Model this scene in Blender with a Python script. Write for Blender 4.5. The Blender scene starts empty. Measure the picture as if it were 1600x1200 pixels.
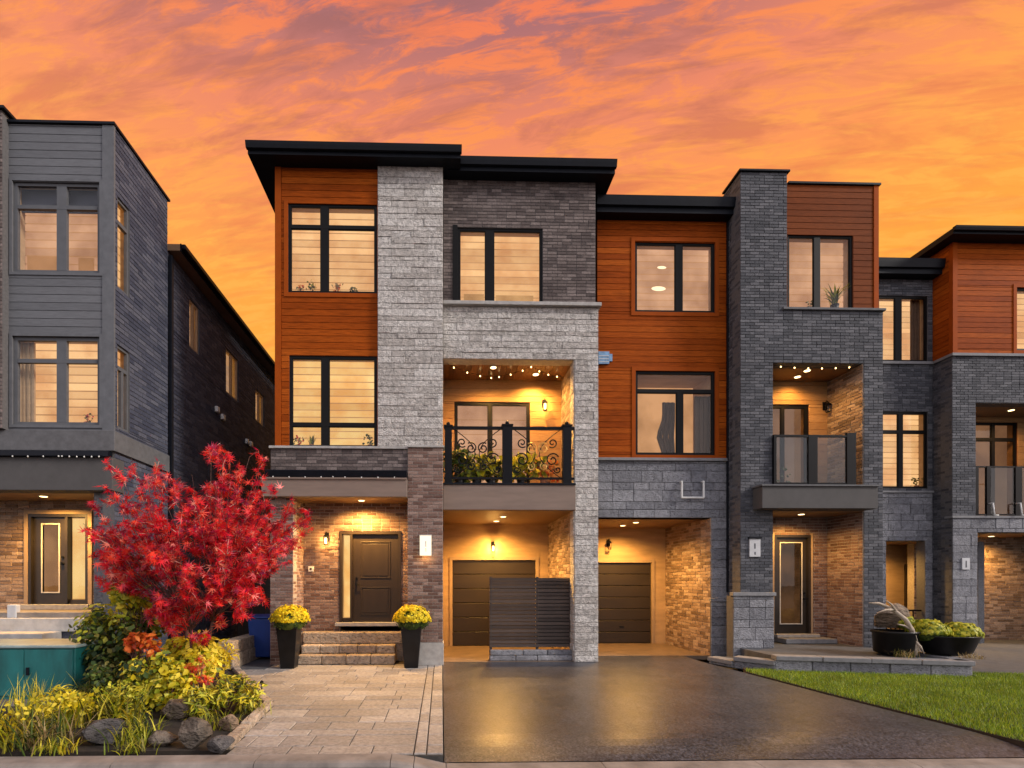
import bpy, math, random
import numpy as np
from mathutils import Matrix, Vector

random.seed(11)
RNG = np.random.default_rng(11)
R = math.radians
S = bpy.context.scene
COL = S.collection

# ------------------------------------------------------------------ camera
F_PX, PPX, PPY, CAM_H = 800.0, 710.0, 908.0, 1.95      # on a 1600 px wide picture
YAW = math.atan(1 / 40)
cs, sn = math.cos(YAW), math.sin(YAW)
cam_d = bpy.data.cameras.new('camera')
cam = bpy.data.objects.new('camera', cam_d)
COL.objects.link(cam)
cam.location = (0, 0, CAM_H)
cam.rotation_euler = (R(90), 0, -YAW)
cam_d.sensor_fit = 'HORIZONTAL'
cam_d.sensor_width = 36
cam_d.lens = F_PX / 1600 * 36
cam_d.shift_x = (800 - PPX) / 1600
cam_d.shift_y = (PPY - 600) / 1600
cam_d.clip_start = 0.05
cam_d.clip_end = 3000
S.camera = cam

# ------------------------------------------------------------------ sky
SUN_EL, SUN_AZ = R(30), R(112)      # azimuth measured from +Y (away from the camera) towards +X
world = bpy.data.worlds.new('World')
S.world = world
world.use_nodes = True
wn, wl = world.node_tree.nodes, world.node_tree.links
wn.clear()


def wnode(t, **kw):
    n = wn.new(t)
    for k, v in kw.items():
        setattr(n, k, v)
    return n


def wmath(op, a, b=None, c=None):
    n = wnode('ShaderNodeMath', operation=op)
    for i, v in enumerate((a, b, c)):
        if v is None:
            continue
        if isinstance(v, (int, float)):
            n.inputs[i].default_value = v
        else:
            wl.new(v, n.inputs[i])
    return n.outputs[0]


def wramp(fac, stops):
    n = wnode('ShaderNodeValToRGB')
    e = n.color_ramp.elements
    while len(e) < len(stops):
        e.new(0.5)
    for el, (p, c) in zip(e, stops):
        el.position = p
        el.color = (*c, 1)
    wl.new(fac, n.inputs[0])
    return n.outputs[0]


def wmix(fac, a, b):
    n = wnode('ShaderNodeMix', data_type='RGBA')
    wl.new(fac, n.inputs[0]) if not isinstance(fac, (int, float)) else setattr(n.inputs[0], 'default_value', fac)
    for s, v in ((6, a), (7, b)):
        if isinstance(v, tuple):
            n.inputs[s].default_value = (*v, 1)
        else:
            wl.new(v, n.inputs[s])
    return n.outputs[2]


tc = wnode('ShaderNodeTexCoord')
sep = wnode('ShaderNodeSeparateXYZ')
wl.new(tc.outputs['Generated'], sep.inputs[0])
DX, DY, DZ = sep.outputs
el = wmath('MAXIMUM', DZ, 0.0)
# a cloud sheet at constant height: direction divided by its elevation
inv = wmath('DIVIDE', 1.0, wmath('ADD', el, 0.16))
cx = wmath('MULTIPLY', DX, inv)
cy = wmath('MULTIPLY', DY, inv)
comb = wnode('ShaderNodeCombineXYZ')
wl.new(wmath('SUBTRACT', wmath('MULTIPLY', cx, 0.95), wmath('MULTIPLY', cy, 0.35)), comb.inputs[0])
wl.new(wmath('ADD', wmath('MULTIPLY', cy, 3.8), wmath('MULTIPLY', cx, 0.80)), comb.inputs[1])


def wnoise(scale, detail, rough, dist=0.0, off=0.0):
    mp = wnode('ShaderNodeMapping')
    mp.inputs['Location'].default_value = (off, off * 1.7, off * 0.3)
    wl.new(comb.outputs[0], mp.inputs[0])
    n = wnode('ShaderNodeTexNoise')
    n.inputs['Scale'].default_value = scale
    n.inputs['Detail'].default_value = detail
    n.inputs['Roughness'].default_value = rough
    n.inputs['Distortion'].default_value = dist
    wl.new(mp.outputs[0], n.inputs['Vector'])
    return n.outputs[0]


base = wramp(el, [(0.0, (1.0, 0.44, 0.02)), (0.36, (1.0, 0.40, 0.012)), (0.48, (1.0, 0.36, 0.03)),
                  (0.58, (1.0, 0.31, 0.07)), (0.66, (0.86, 0.24, 0.115)), (0.73, (0.44, 0.155, 0.15)), (1.0, (0.20, 0.13, 0.20))])
streak = wnoise(8.5, 9, 0.68, 0.6)
bright = wramp(streak, [(0.46, (0, 0, 0)), (0.58, (1, 1, 1))])
lit = wramp(el, [(0.0, (1.0, 0.50, 0.035)), (0.5, (1.0, 0.45, 0.05)), (0.62, (1.0, 0.33, 0.065)), (0.74, (0.98, 0.21, 0.065)), (1.0, (0.52, 0.17, 0.12))])
hi_ = wramp(el, [(0.36, (0.45, 0.45, 0.45)), (0.58, (0.85, 0.85, 0.85))])
s1 = wmix(wmath('MULTIPLY', bright, hi_), base, lit)
dk = wnoise(4.2, 9, 0.64, 0.5, 7.3)
dark = wramp(dk, [(0.48, (0, 0, 0)), (0.64, (1, 1, 1))])
shade = wramp(el, [(0.0, (0.95, 0.30, 0.02)), (0.42, (0.95, 0.26, 0.025)), (0.55, (0.80, 0.19, 0.05)), (0.68, (0.46, 0.14, 0.10)), (0.8, (0.24, 0.115, 0.13)), (1.0, (0.17, 0.12, 0.18))])
s2 = wmix(wmath('MULTIPLY', dark, wmath('MULTIPLY', hi_, 0.8)), s1, shade)
# the side of the sky away from the sunset goes over into pale, cool dusk
back = wnode('ShaderNodeMapRange', interpolation_type='SMOOTHSTEP')
wl.new(DY, back.inputs[0])
back.inputs[1].default_value = 0.25
back.inputs[2].default_value = -0.55
cool = wramp(el, [(0.0, (1.14, 1.02, 1.02)), (0.35, (1.08, 1.05, 1.14)), (1.0, (0.42, 0.42, 0.56))])
s3 = wmix(back.outputs[0], s2, cool)
below = wmath('GREATER_THAN', DZ, -0.02)
bg1 = wnode('ShaderNodeBackground')
wl.new(s3, bg1.inputs[0])
bg1.inputs[1].default_value = 1.0
sky = wnode('ShaderNodeTexSky', sky_type='NISHITA')
sky.sun_disc = False
sky.sun_elevation = R(1.5)
sky.sun_rotation = SUN_AZ
bg2 = wnode('ShaderNodeBackground')
wl.new(sky.outputs[0], bg2.inputs[0])
bg2.inputs[1].default_value = 0.05
addsh = wnode('ShaderNodeAddShader')
wl.new(bg1.outputs[0], addsh.inputs[0])
wl.new(bg2.outputs[0], addsh.inputs[1])
wout = wnode('ShaderNodeOutputWorld')
wl.new(addsh.outputs[0], wout.inputs[0])

# ------------------------------------------------------------------ soft low evening sun
sun_d = bpy.data.lights.new('sun', 'SUN')
sun_d.energy = 3.2
sun_d.angle = R(14)
sun_d.color = (1.0, 0.93, 0.84)
sun = bpy.data.objects.new('sun', sun_d)
COL.objects.link(sun)
sdir = Vector((math.sin(SUN_AZ) * math.cos(SUN_EL), math.cos(SUN_AZ) * math.cos(SUN_EL), math.sin(SUN_EL)))
sun.rotation_euler = sdir.to_track_quat('Z', 'Y').to_euler()
sun.location = (30, -20, 30)

S.view_settings.view_transform = 'Standard'
S.view_settings.look = 'None'
S.view_settings.exposure = 0.0
S.view_settings.gamma = 1.0
S.view_settings.use_curve_mapping = False
S.render.engine = 'CYCLES'
S.cycles.use_denoising = True
S.cycles.max_bounces = 6
S.cycles.diffuse_bounces = 3
S.cycles.glossy_bounces = 3
S.cycles.transparent_max_bounces = 10
S.cycles.caustics_reflective = False
S.cycles.caustics_refractive = False
S.cycles.sample_clamp_indirect = 4.0


# ------------------------------------------------------------------ from a place in the picture to a place in the world
def on_plane(px, py, Y):
    t = (px - PPX) / F_PX
    X = Y * (sn + t * cs) / (cs - t * sn)
    d = X * sn + Y * cs
    return X, CAM_H + (PPY - py) * d / F_PX


def PX(px, Y):
    return on_plane(px, PPY, Y)[0]


def PZ(py, px, Y):
    return on_plane(px, py, Y)[1]


def rect(a, b, c, d, Y):
    m = (a + c) / 2
    return PX(a, Y), PX(c, Y), PZ(d, m, Y), PZ(b, m, Y)


def on_ground(px, py, z=0.0):
    d = F_PX * (CAM_H - z) / (py - PPY)
    xc = (px - PPX) / F_PX * d
    return Vector((xc * cs + d * sn, -xc * sn + d * cs, z))


def on_side(px, X):
    t = (px - PPX) / F_PX
    return X * (cs - t * sn) / (t * cs + sn)


def side_z(px, py, X):
    Y = on_side(px, X)
    return PZ(py, px, Y)


# ------------------------------------------------------------------ materials
MATS = {}


def new_mat(name):
    m = bpy.data.materials.new(name)
    m.use_nodes = True
    nt = m.node_tree
    nt.nodes.clear()
    MATS[name] = m
    return m, nt


class NT:
    def __init__(s, nt):
        s.nt = nt

    def n(s, t, **kw):
        x = s.nt.nodes.new(t)
        for k, v in kw.items():
            setattr(x, k, v)
        return x

    def l(s, a, b):
        s.nt.links.new(a, b)

    def put(s, sock, v):
        if isinstance(v, (int, float)):
            sock.default_value = v
        elif isinstance(v, tuple):
            sock.default_value = (*v, 1) if len(v) == 3 and sock.type == 'RGBA' else v
        else:
            s.l(v, sock)

    def math(s, op, a, b=None):
        x = s.n('ShaderNodeMath', operation=op)
        s.put(x.inputs[0], a)
        if b is not None:
            s.put(x.inputs[1], b)
        return x.outputs[0]

    def ramp(s, fac, stops, interp='LINEAR'):
        x = s.n('ShaderNodeValToRGB')
        x.color_ramp.interpolation = interp
        e = x.color_ramp.elements
        while len(e) < len(stops):
            e.new(0.5)
        for el_, (p, c) in zip(e, stops):
            el_.position = p
            el_.color = (*c, 1)
        s.l(fac, x.inputs[0])
        return x.outputs[0]

    def mix(s, fac, a, b, blend='MIX'):
        x = s.n('ShaderNodeMix', data_type='RGBA', blend_type=blend)
        s.put(x.inputs[0], fac)
        s.put(x.inputs[6], a)
        s.put(x.inputs[7], b)
        return x.outputs[2]

    def pos(s, scale=(1, 1, 1)):
        g = s.n('ShaderNodeNewGeometry')
        mp = s.n('ShaderNodeMapping')
        mp.inputs['Scale'].default_value = scale
        s.l(g.outputs['Position'], mp.inputs[0])
        return mp.outputs[0]

    def noise(s, vec, scale, detail=4, rough=0.55, dist=0.0):
        x = s.n('ShaderNodeTexNoise')
        s.l(vec, x.inputs['Vector'])
        x.inputs['Scale'].default_value = scale
        x.inputs['Detail'].default_value = detail
        x.inputs['Roughness'].default_value = rough
        x.inputs['Distortion'].default_value = dist
        return x.outputs[0]

    def rnd(s):
        g = s.n('ShaderNodeNewGeometry')
        o = s.n('ShaderNodeObjectInfo')
        return s.math('FRACT', s.math('ADD', g.outputs['Random Per Island'], o.outputs['Random']))

    def bump(s, h, strength, dist=0.01):
        b = s.n('ShaderNodeBump')
        b.inputs['Strength'].default_value = strength
        b.inputs['Distance'].default_value = dist
        s.l(h, b.inputs['Height'])
        return b.outputs[0]

    def out(s, color, rough=0.6, normal=None, metallic=0.0, spec=0.5, **kw):
        b = s.n('ShaderNodeBsdfPrincipled')
        s.put(b.inputs['Base Color'], color)
        s.put(b.inputs['Roughness'], rough)
        b.inputs['Metallic'].default_value = metallic
        b.inputs['Specular IOR Level'].default_value = spec
        for k, v in kw.items():
            s.put(b.inputs[k.replace('_', ' ')], v)
        if normal is not None:
            s.l(normal, b.inputs['Normal'])
        o = s.n('ShaderNodeOutputMaterial')
        s.l(b.outputs[0], o.inputs[0])
        return b, o


def mat_pieces(name, stops, grain=(1, 1, 1), gscale=20, gdark=0.55, rough=0.8, bump=0.5, bdist=0.01, spec=0.3, pit=None, wear=0.25):
    m, nt = new_mat(name)
    t = NT(nt)
    col = t.ramp(t.rnd(), stops)
    p = t.pos(grain)
    n1 = t.noise(p, gscale, 6, 0.65)
    col = t.mix(1.0, col, t.ramp(n1, [(0.3, (gdark,) * 3), (0.62, (1.12,) * 3)]), 'MULTIPLY')
    n2 = t.noise(t.pos(), 0.9, 5, 0.6)
    col = t.mix(wear, col, t.ramp(n2, [(0.3, (0.62, 0.58, 0.54)), (0.7, (1.25, 1.25, 1.25))]), 'MULTIPLY')
    h = n1
    if pit:
        n3 = t.noise(t.pos((1, 1, 1.9)), pit, 3, 0.6)
        pr = t.ramp(n3, [(0.32, (0.30,) * 3), (0.42, (1,) * 3)])
        col = t.mix(1.0, col, pr, 'MULTIPLY')
        h = t.math('ADD', n1, t.math('MULTIPLY', n3, 1.2))
    t.out(col, rough, t.bump(h, bump, bdist), spec=spec)
    return m


def mat_plain(name, color, rough=0.6, metallic=0.0, spec=0.5, vary=0.15, scale=6.0, bump=0.1, stretch=(1, 1, 1), **kw):
    m, nt = new_mat(name)
    t = NT(nt)
    n = t.noise(t.pos(stretch), scale, 6, 0.6)
    lo, hi = 1 - vary, 1 + vary
    col = t.mix(1.0, color, t.ramp(n, [(0.3, (lo,) * 3), (0.7, (hi,) * 3)]), 'MULTIPLY')
    n2 = t.noise(t.pos(stretch), scale * 12, 3, 0.6)
    rg = t.math('ADD', rough - 0.06, t.math('MULTIPLY', n, 0.12))
    t.out(col, rg, t.bump(n2, bump, 0.004), metallic, spec, **kw)
    return m


def mat_emit(name, color, strength, vary=0.0, scale=2.0, color2=None):
    m, nt = new_mat(name)
    t = NT(nt)
    e = t.n('ShaderNodeEmission')
    e.inputs[1].default_value = strength
    if vary:
        n = t.noise(t.pos((1, 1, 1)), scale, 3, 0.5)
        c_ = t.ramp(n, [(0.34, color2 or tuple(c * (1 - vary) for c in color)), (0.62, color)])
        t.l(t.mix(1.0, c_, t.ramp(t.rnd(), [(0.0, (0.80, 0.76, 0.72)), (1.0, (1.08, 1.08, 1.08))]), 'MULTIPLY'), e.inputs[0])
    else:
        e.inputs[0].default_value = (*color, 1)
    o = t.n('ShaderNodeOutputMaterial')
    t.l(e.outputs[0], o.inputs[0])
    return m


def mat_glass(name, tint=(1, 1, 1), gloss=1.0):
    m, nt = new_mat(name)
    t = NT(nt)
    tr = t.n('ShaderNodeBsdfTransparent')
    tr.inputs[0].default_value = (*tint, 1)
    gl = t.n('ShaderNodeBsdfGlossy')
    gl.inputs['Roughness'].default_value = 0.015
    lw = t.n('ShaderNodeLayerWeight')
    lw.inputs[0].default_value = 0.5
    fres = t.math('ADD', 0.04, t.math('MULTIPLY', t.math('POWER', lw.outputs['Facing'], 5.0), 0.96))
    nn = t.noise(t.pos(), 1.7, 2, 0.5)
    bp = t.bump(nn, 0.05, 0.02)
    t.l(bp, gl.inputs['Normal'])
    mx = t.n('ShaderNodeMixShader')
    t.l(t.math('MULTIPLY', fres, gloss * 0.55), mx.inputs[0])
    t.l(tr.outputs[0], mx.inputs[1])
    t.l(gl.outputs[0], mx.inputs[2])
    o = t.n('ShaderNodeOutputMaterial')
    t.l(mx.outputs[0], o.inputs[0])
    return m


def mat_leaf(name, stops, rough=0.5, trans=0.35, spec=0.4):
    m, nt = new_mat(name)
    t = NT(nt)
    col = t.ramp(t.rnd(), stops)
    p = t.noise(t.pos(), 1.6, 3, 0.5)
    col = t.mix(0.6, col, t.ramp(p, [(0.3, (0.6, 0.6, 0.6)), (0.7, (1.3, 1.3, 1.3))]), 'MULTIPLY')
    b = t.n('ShaderNodeBsdfPrincipled')
    t.l(col, b.inputs['Base Color'])
    b.inputs['Roughness'].default_value = rough
    b.inputs['Specular IOR Level'].default_value = spec
    tl = t.n('ShaderNodeBsdfTranslucent')
    t.l(col, tl.inputs[0])
    mx = t.n('ShaderNodeMixShader')
    mx.inputs[0].default_value = trans
    t.l(b.outputs[0], mx.inputs[1])
    t.l(tl.outputs[0], mx.inputs[2])
    o = t.n('ShaderNodeOutputMaterial')
    t.l(mx.outputs[0], o.inputs[0])
    return m


mat_pieces('brick_brown', [(0.0, (0.12, 0.066, 0.052)), (0.35, (0.19, 0.112, 0.090)), (0.7, (0.24, 0.155, 0.128)), (1.0, (0.32, 0.225, 0.19))], gscale=30)
mat_pieces('brick_umber', [(0.0, (0.080, 0.062, 0.060)), (0.5, (0.140, 0.112, 0.105)), (1.0, (0.22, 0.18, 0.17))], gscale=30)
mat_pieces('brick_tan', [(0.0, (0.16, 0.105, 0.070)), (0.5, (0.30, 0.205, 0.145)), (1.0, (0.44, 0.33, 0.25))], gscale=30)
mat_pieces('brick_charcoal', [(0.0, (0.052, 0.056, 0.068)), (0.5, (0.088, 0.092, 0.108)), (1.0, (0.145, 0.148, 0.166))], gscale=30)
mat_pieces('brick_shade_blue', [(0.0, (0.044, 0.051, 0.082)), (0.5, (0.068, 0.076, 0.112)), (1.0, (0.108, 0.114, 0.15))], gscale=30)  # missing shade on the left side wall put into a darker, bluer colour
mat_pieces('stone_light', [(0.0, (0.54, 0.505, 0.475)), (0.5, (0.68, 0.645, 0.615)), (1.0, (0.78, 0.75, 0.72))], gscale=11, gdark=0.5, bump=1.0, bdist=0.05, pit=26, rough=0.85)
mat_pieces('stone_grey', [(0.0, (0.18, 0.184, 0.208)), (0.5, (0.235, 0.239, 0.265)), (1.0, (0.30, 0.304, 0.332))], gscale=9, gdark=0.65, bump=0.9, bdist=0.03, pit=22, rough=0.85)
mat_pieces('stone_warm', [(0.0, (0.33, 0.26, 0.20)), (0.5, (0.43, 0.35, 0.27)), (1.0, (0.52, 0.44, 0.36))], gscale=9, gdark=0.6, bump=1.0, bdist=0.03, pit=14, rough=0.85)
mat_pieces('paver', [(0.0, (0.27, 0.25, 0.235)), (0.5, (0.345, 0.32, 0.30)), (1.0, (0.43, 0.40, 0.375))], gscale=16, gdark=0.6, bump=0.8, bdist=0.012, rough=0.6, spec=0.5, wear=0.45)
mat_pieces('plank_orange', [(0.0, (0.285, 0.052, 0.004)), (0.5, (0.36, 0.071, 0.006)), (1.0, (0.43, 0.094, 0.009))], grain=(1.0, 1.0, 26), gscale=4, gdark=0.45, rough=0.65, bump=0.25, wear=0.4, spec=0.06)
mat_pieces('plank_rust', [(0.0, (0.150, 0.036, 0.008)), (0.5, (0.17, 0.041, 0.009)), (1.0, (0.19, 0.048, 0.011))], grain=(1.2, 1.2, 22), gscale=5, gdark=0.6, rough=0.65, bump=0.15, wear=0.2, spec=0.06)
mat_pieces('plank_grey', [(0.0, (0.120, 0.125, 0.138)), (1.0, (0.140, 0.146, 0.16))], grain=(1.2, 1.2, 18), gscale=5, gdark=0.8, rough=0.6, bump=0.1, wear=0.2, spec=0.2)
mat_pieces('plank_tan', [(0.0, (0.36, 0.20, 0.085)), (1.0, (0.44, 0.255, 0.115))], grain=(1.2, 1.2, 14), gscale=5, gdark=0.75, rough=0.6, bump=0.1, spec=0.2)
mat_pieces('plank_cedar', [(0.0, (0.13, 0.055, 0.022)), (0.5, (0.19, 0.08, 0.032)), (1.0, (0.25, 0.11, 0.045))], grain=(14, 1.5, 1), gscale=4, gdark=0.6, rough=0.3, bump=0.1, spec=0.6)
mat_pieces('slat_brown', [(0.0, (0.055, 0.040, 0.034)), (1.0, (0.10, 0.074, 0.062))], grain=(1, 1, 16), gscale=5, gdark=0.6, rough=0.55, bump=0.15)
mat_pieces('rock', [(0.0, (0.095, 0.095, 0.105)), (0.5, (0.17, 0.145, 0.12)), (1.0, (0.36, 0.25, 0.16))], gscale=4, gdark=0.3, bump=1.0, bdist=0.06, rough=0.75, wear=0.8, pit=9)
mat_plain('mortar_dark', (0.105, 0.102, 0.105), 0.9, vary=0.2, scale=20)
mat_plain('mortar_light', (0.34, 0.30, 0.265), 0.9, vary=0.2, scale=20)
mat_plain('mortar_pale', (0.42, 0.40, 0.37), 0.9, vary=0.2, scale=20)
mat_plain('joint_dark', (0.045, 0.043, 0.040), 0.95, vary=0.3, scale=20)
mat_plain('groove_orange', (0.10, 0.025, 0.008), 0.8)
mat_plain('groove_grey', (0.06, 0.062, 0.068), 0.8)
mat_plain('trim_orange', (0.31, 0.060, 0.006), 0.65, vary=0.12, scale=3, spec=0.06)
mat_plain('trim_grey', (0.122, 0.127, 0.14), 0.6, vary=0.15, spec=0.2)
mat_plain('metal_black', (0.006, 0.0075, 0.012), 0.45, vary=0.2, spec=0.14)
mat_plain('frame_black', (0.006, 0.0055, 0.0055), 0.45, vary=0.2, spec=0.14)
mat_plain('frame_grey', (0.105, 0.109, 0.12), 0.55, vary=0.1, spec=0.2)
mat_plain('frame_white', (0.55, 0.54, 0.52), 0.5, vary=0.1)
mat_plain('iron_black', (0.004, 0.004, 0.006), 0.45, vary=0.2, spec=0.14)
mat_plain('stucco_taupe', (0.205, 0.150, 0.122), 0.85, vary=0.14, scale=4, bump=0.35, stretch=(0.3, 1, 2))
mat_plain('stucco_dark', (0.075, 0.071, 0.071), 0.85, vary=0.12, scale=4, bump=0.35)
mat_plain('stucco_tan', (0.40, 0.27, 0.15), 0.85, vary=0.2, scale=3, bump=0.3, stretch=(0.4, 1, 2))
mat_plain('soffit_brown', (0.20, 0.115, 0.060), 0.5, vary=0.15, scale=3)
mat_plain('ledge_stone', (0.36, 0.345, 0.33), 0.8, vary=0.2, scale=8, bump=0.4)
mat_plain('ledge_grey', (0.20, 0.20, 0.21), 0.8, vary=0.2, scale=8, bump=0.4)
mat_plain('ledge_dark', (0.105, 0.105, 0.112), 0.8, vary=0.2, scale=8, bump=0.4)
mat_plain('door_brown', (0.030, 0.021, 0.016), 0.45, vary=0.12, scale=5, stretch=(1, 1, 0.2), spec=0.3)
mat_plain('door_black', (0.022, 0.018, 0.016), 0.35, vary=0.2)
mat_plain('garage_brown', (0.027, 0.020, 0.015), 0.42, vary=0.12, scale=4, stretch=(0.3, 1, 1), spec=0.3)
mat_plain('casing_tan', (0.34, 0.24, 0.15), 0.6, vary=0.1)
mat_plain('roof_felt', (0.05, 0.05, 0.052), 0.9, vary=0.2)
mat_plain('concrete', (0.22, 0.195, 0.175), 0.8, vary=0.35, scale=3, bump=0.5)
mat_plain('concrete_white', (0.50, 0.48, 0.45), 0.75, vary=0.2, scale=5, bump=0.3)
mat_plain('pot_black', (0.008, 0.0075, 0.008), 0.35, vary=0.3, spec=0.25)
mat_plain('bin_blue', (0.012, 0.05, 0.26), 0.45, vary=0.1)
mat_plain('teal_metal', (0.008, 0.115, 0.115), 0.5, vary=0.4, scale=3.2, bump=0.2, stretch=(1, 1, 0.4))
mat_plain('teal_lid', (0.26, 0.34, 0.34), 0.5, vary=0.3, scale=4)
mat_plain('white_paint', (0.70, 0.70, 0.68), 0.45, vary=0.1)
mat_plain('plaque_white', (0.52, 0.53, 0.55), 0.5, vary=0.1)
mat_plain('sign_blue', (0.16, 0.30, 0.50), 0.5, vary=0.35, scale=14)
mat_plain('brass', (0.52, 0.34, 0.10), 0.4, metallic=0.6, vary=0.2)
mat_plain('steel', (0.45, 0.45, 0.45), 0.3, metallic=0.9)
mat_plain('soil', (0.030, 0.022, 0.016), 0.95, vary=0.4, scale=14, bump=1.0)
mat_plain('bark_maple', (0.10, 0.045, 0.038), 0.8, vary=0.4, scale=20, bump=0.5)
mat_plain('twig_pale', (0.62, 0.34, 0.27), 0.6, vary=0.3, scale=20)
mat_plain('driftwood', (0.40, 0.33, 0.26), 0.8, vary=0.35, scale=14, bump=0.6)
mat_plain('tarmac_road', (0.062, 0.060, 0.062), 0.8, vary=0.25, scale=8, bump=0.6)
mat_plain('path_dark', (0.07, 0.075, 0.085), 0.8, vary=0.3, scale=5, bump=0.4)
mat_plain('garage_floor', (0.17, 0.12, 0.085), 0.45, vary=0.25, scale=2.5, bump=0.2)
mat_plain('unlit_navy', (0.035, 0.038, 0.055), 0.8, vary=0.3)  # dark colour standing in for unlit top panes
mat_plain('curtain_brown', (0.10, 0.06, 0.035), 0.9, vary=0.2)
mat_plain('clay', (0.30, 0.12, 0.06), 0.7, vary=0.2)
mat_leaf('leaf_red', [(0.0, (0.16, 0.004, 0.050)), (0.15, (0.42, 0.006, 0.055)), (0.35, (0.75, 0.010, 0.035)), (0.7, (0.88, 0.020, 0.022)), (0.9, (0.92, 0.075, 0.026)), (1.0, (0.95, 0.36, 0.24))], 0.38, 0.35, 0.6)
mat_leaf('leaf_orange', [(0.0, (0.50, 0.05, 0.01)), (0.6, (0.70, 0.15, 0.02)), (1.0, (0.75, 0.32, 0.04))])
mat_leaf('leaf_yellow', [(0.0, (0.40, 0.36, 0.012)), (0.45, (0.78, 0.62, 0.02)), (1.0, (0.95, 0.80, 0.10))])
mat_leaf('leaf_lime', [(0.0, (0.12, 0.18, 0.010)), (0.5, (0.42, 0.44, 0.018)), (1.0, (0.80, 0.74, 0.10))])
mat_leaf('leaf_green', [(0.0, (0.012, 0.030, 0.008)), (0.5, (0.050, 0.10, 0.018)), (1.0, (0.18, 0.24, 0.04))])
mat_leaf('leaf_olive', [(0.0, (0.05, 0.055, 0.014)), (0.5, (0.13, 0.14, 0.028)), (1.0, (0.36, 0.32, 0.08))])
mat_leaf('leaf_straw', [(0.0, (0.20, 0.13, 0.05)), (1.0, (0.50, 0.38, 0.18))])
mat_leaf('petal_yellow', [(0.0, (0.52, 0.36, 0.0)), (0.5, (0.74, 0.58, 0.002)), (1.0, (0.85, 0.74, 0.03))], 0.6, 0.25)
mat_leaf('grass_blade', [(0.0, (0.07, 0.14, 0.008)), (0.5, (0.19, 0.31, 0.014)), (1.0, (0.46, 0.52, 0.03))], 0.5, 0.3)
mat_glass('glass')
mat_glass('glass_rail', (0.72, 0.76, 0.80), 2.2)
mat_glass('glass_door', (0.75, 0.70, 0.65), 1.6)
WARM = (1.0, 0.52, 0.12)
mat_emit('blind_warm', (1.0, 0.58, 0.25), 1.0, 0.3, 1.5, (0.78, 0.36, 0.13))
mat_emit('blind_gold', (1.0, 0.66, 0.24), 1.0, 0.3, 1.5, (0.88, 0.42, 0.11))
mat_emit('blind_pink', (0.74, 0.40, 0.22), 1.0, 0.3, 1.2, (0.46, 0.22, 0.11))
mat_emit('blind_dim', (0.50, 0.29, 0.165), 1.0, 0.3, 1.1, (0.32, 0.18, 0.11))
mat_emit('room_warm', (0.62, 0.33, 0.12), 1.0, 0.4, 1.6, (0.40, 0.19, 0.06))
mat_emit('room_peach', (0.62, 0.30, 0.12), 1.0, 0.4, 1.2, (0.40, 0.18, 0.06))
mat_emit('bulb', (1.0, 0.66, 0.26), 9.0)
mat_emit('lamp_disc', (1.0, 0.72, 0.34), 7.0)
mat_emit('lamp_white', (1.0, 0.86, 0.62), 1.5)
mat_emit('room_dim', (0.20, 0.11, 0.05), 1.0, 0.4, 2.0, (0.07, 0.04, 0.02))
mat_emit('room_lamp', (1.0, 0.80, 0.48), 1.5)


def mat_asphalt():
    m, nt = new_mat('asphalt')
    t = NT(nt)
    p = t.pos()
    n1 = t.noise(p, 0.9, 6, 0.7)
    n2 = t.noise(p, 30, 3, 0.7)
    n3 = t.noise(t.pos((2.6, 0.6, 1)), 2.2, 6, 0.7)
    vo = t.n('ShaderNodeTexVoronoi')
    vo.inputs['Scale'].default_value = 46
    t.l(p, vo.inputs['Vector'])
    agg = t.ramp(vo.outputs['Color'], [(0.15, (0.45, 0.45, 0.46)), (0.85, (2.0, 1.95, 1.9))])
    col = t.ramp(n1, [(0.3, (0.022, 0.024, 0.032)), (0.7, (0.052, 0.055, 0.066))])
    col = t.mix(1.0, col, agg, 'MULTIPLY')
    col = t.mix(0.8, col, t.ramp(n2, [(0.36, (0.5, 0.5, 0.5)), (0.62, (1.5, 1.5, 1.5))]), 'MULTIPLY')
    rg = t.math('ADD', 0.16, t.math('MULTIPLY', t.math('ADD', n3, n2), 0.20))
    t.out(col, rg, t.bump(n2, 0.35, 0.006), spec=0.45)


mat_asphalt()


# ------------------------------------------------------------------ mesh helpers
WM = {}


def register(o, world):
    WM[o.name] = world


def attach(o, parent, world):
    """link o at a world matrix, optionally under a parent"""
    COL.objects.link(o)
    WM[o.name] = world
    if parent is not None:
        o.parent = parent
        o.matrix_basis = WM[parent.name].inverted() @ world
    else:
        o.matrix_basis = world
    return o


def tag(o, label=None, cat=None, group=None, kind=None):
    for k, v in (('label', label), ('category', cat), ('group', group), ('kind', kind)):
        if v:
            o[k] = v
    return o


def empty(name, loc, label, cat, group=None):
    o = bpy.data.objects.new(name, None)
    o.empty_display_size = 0.2
    attach(o, None, Matrix.Translation(Vector(loc)))
    return tag(o, label, cat, group)


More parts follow.
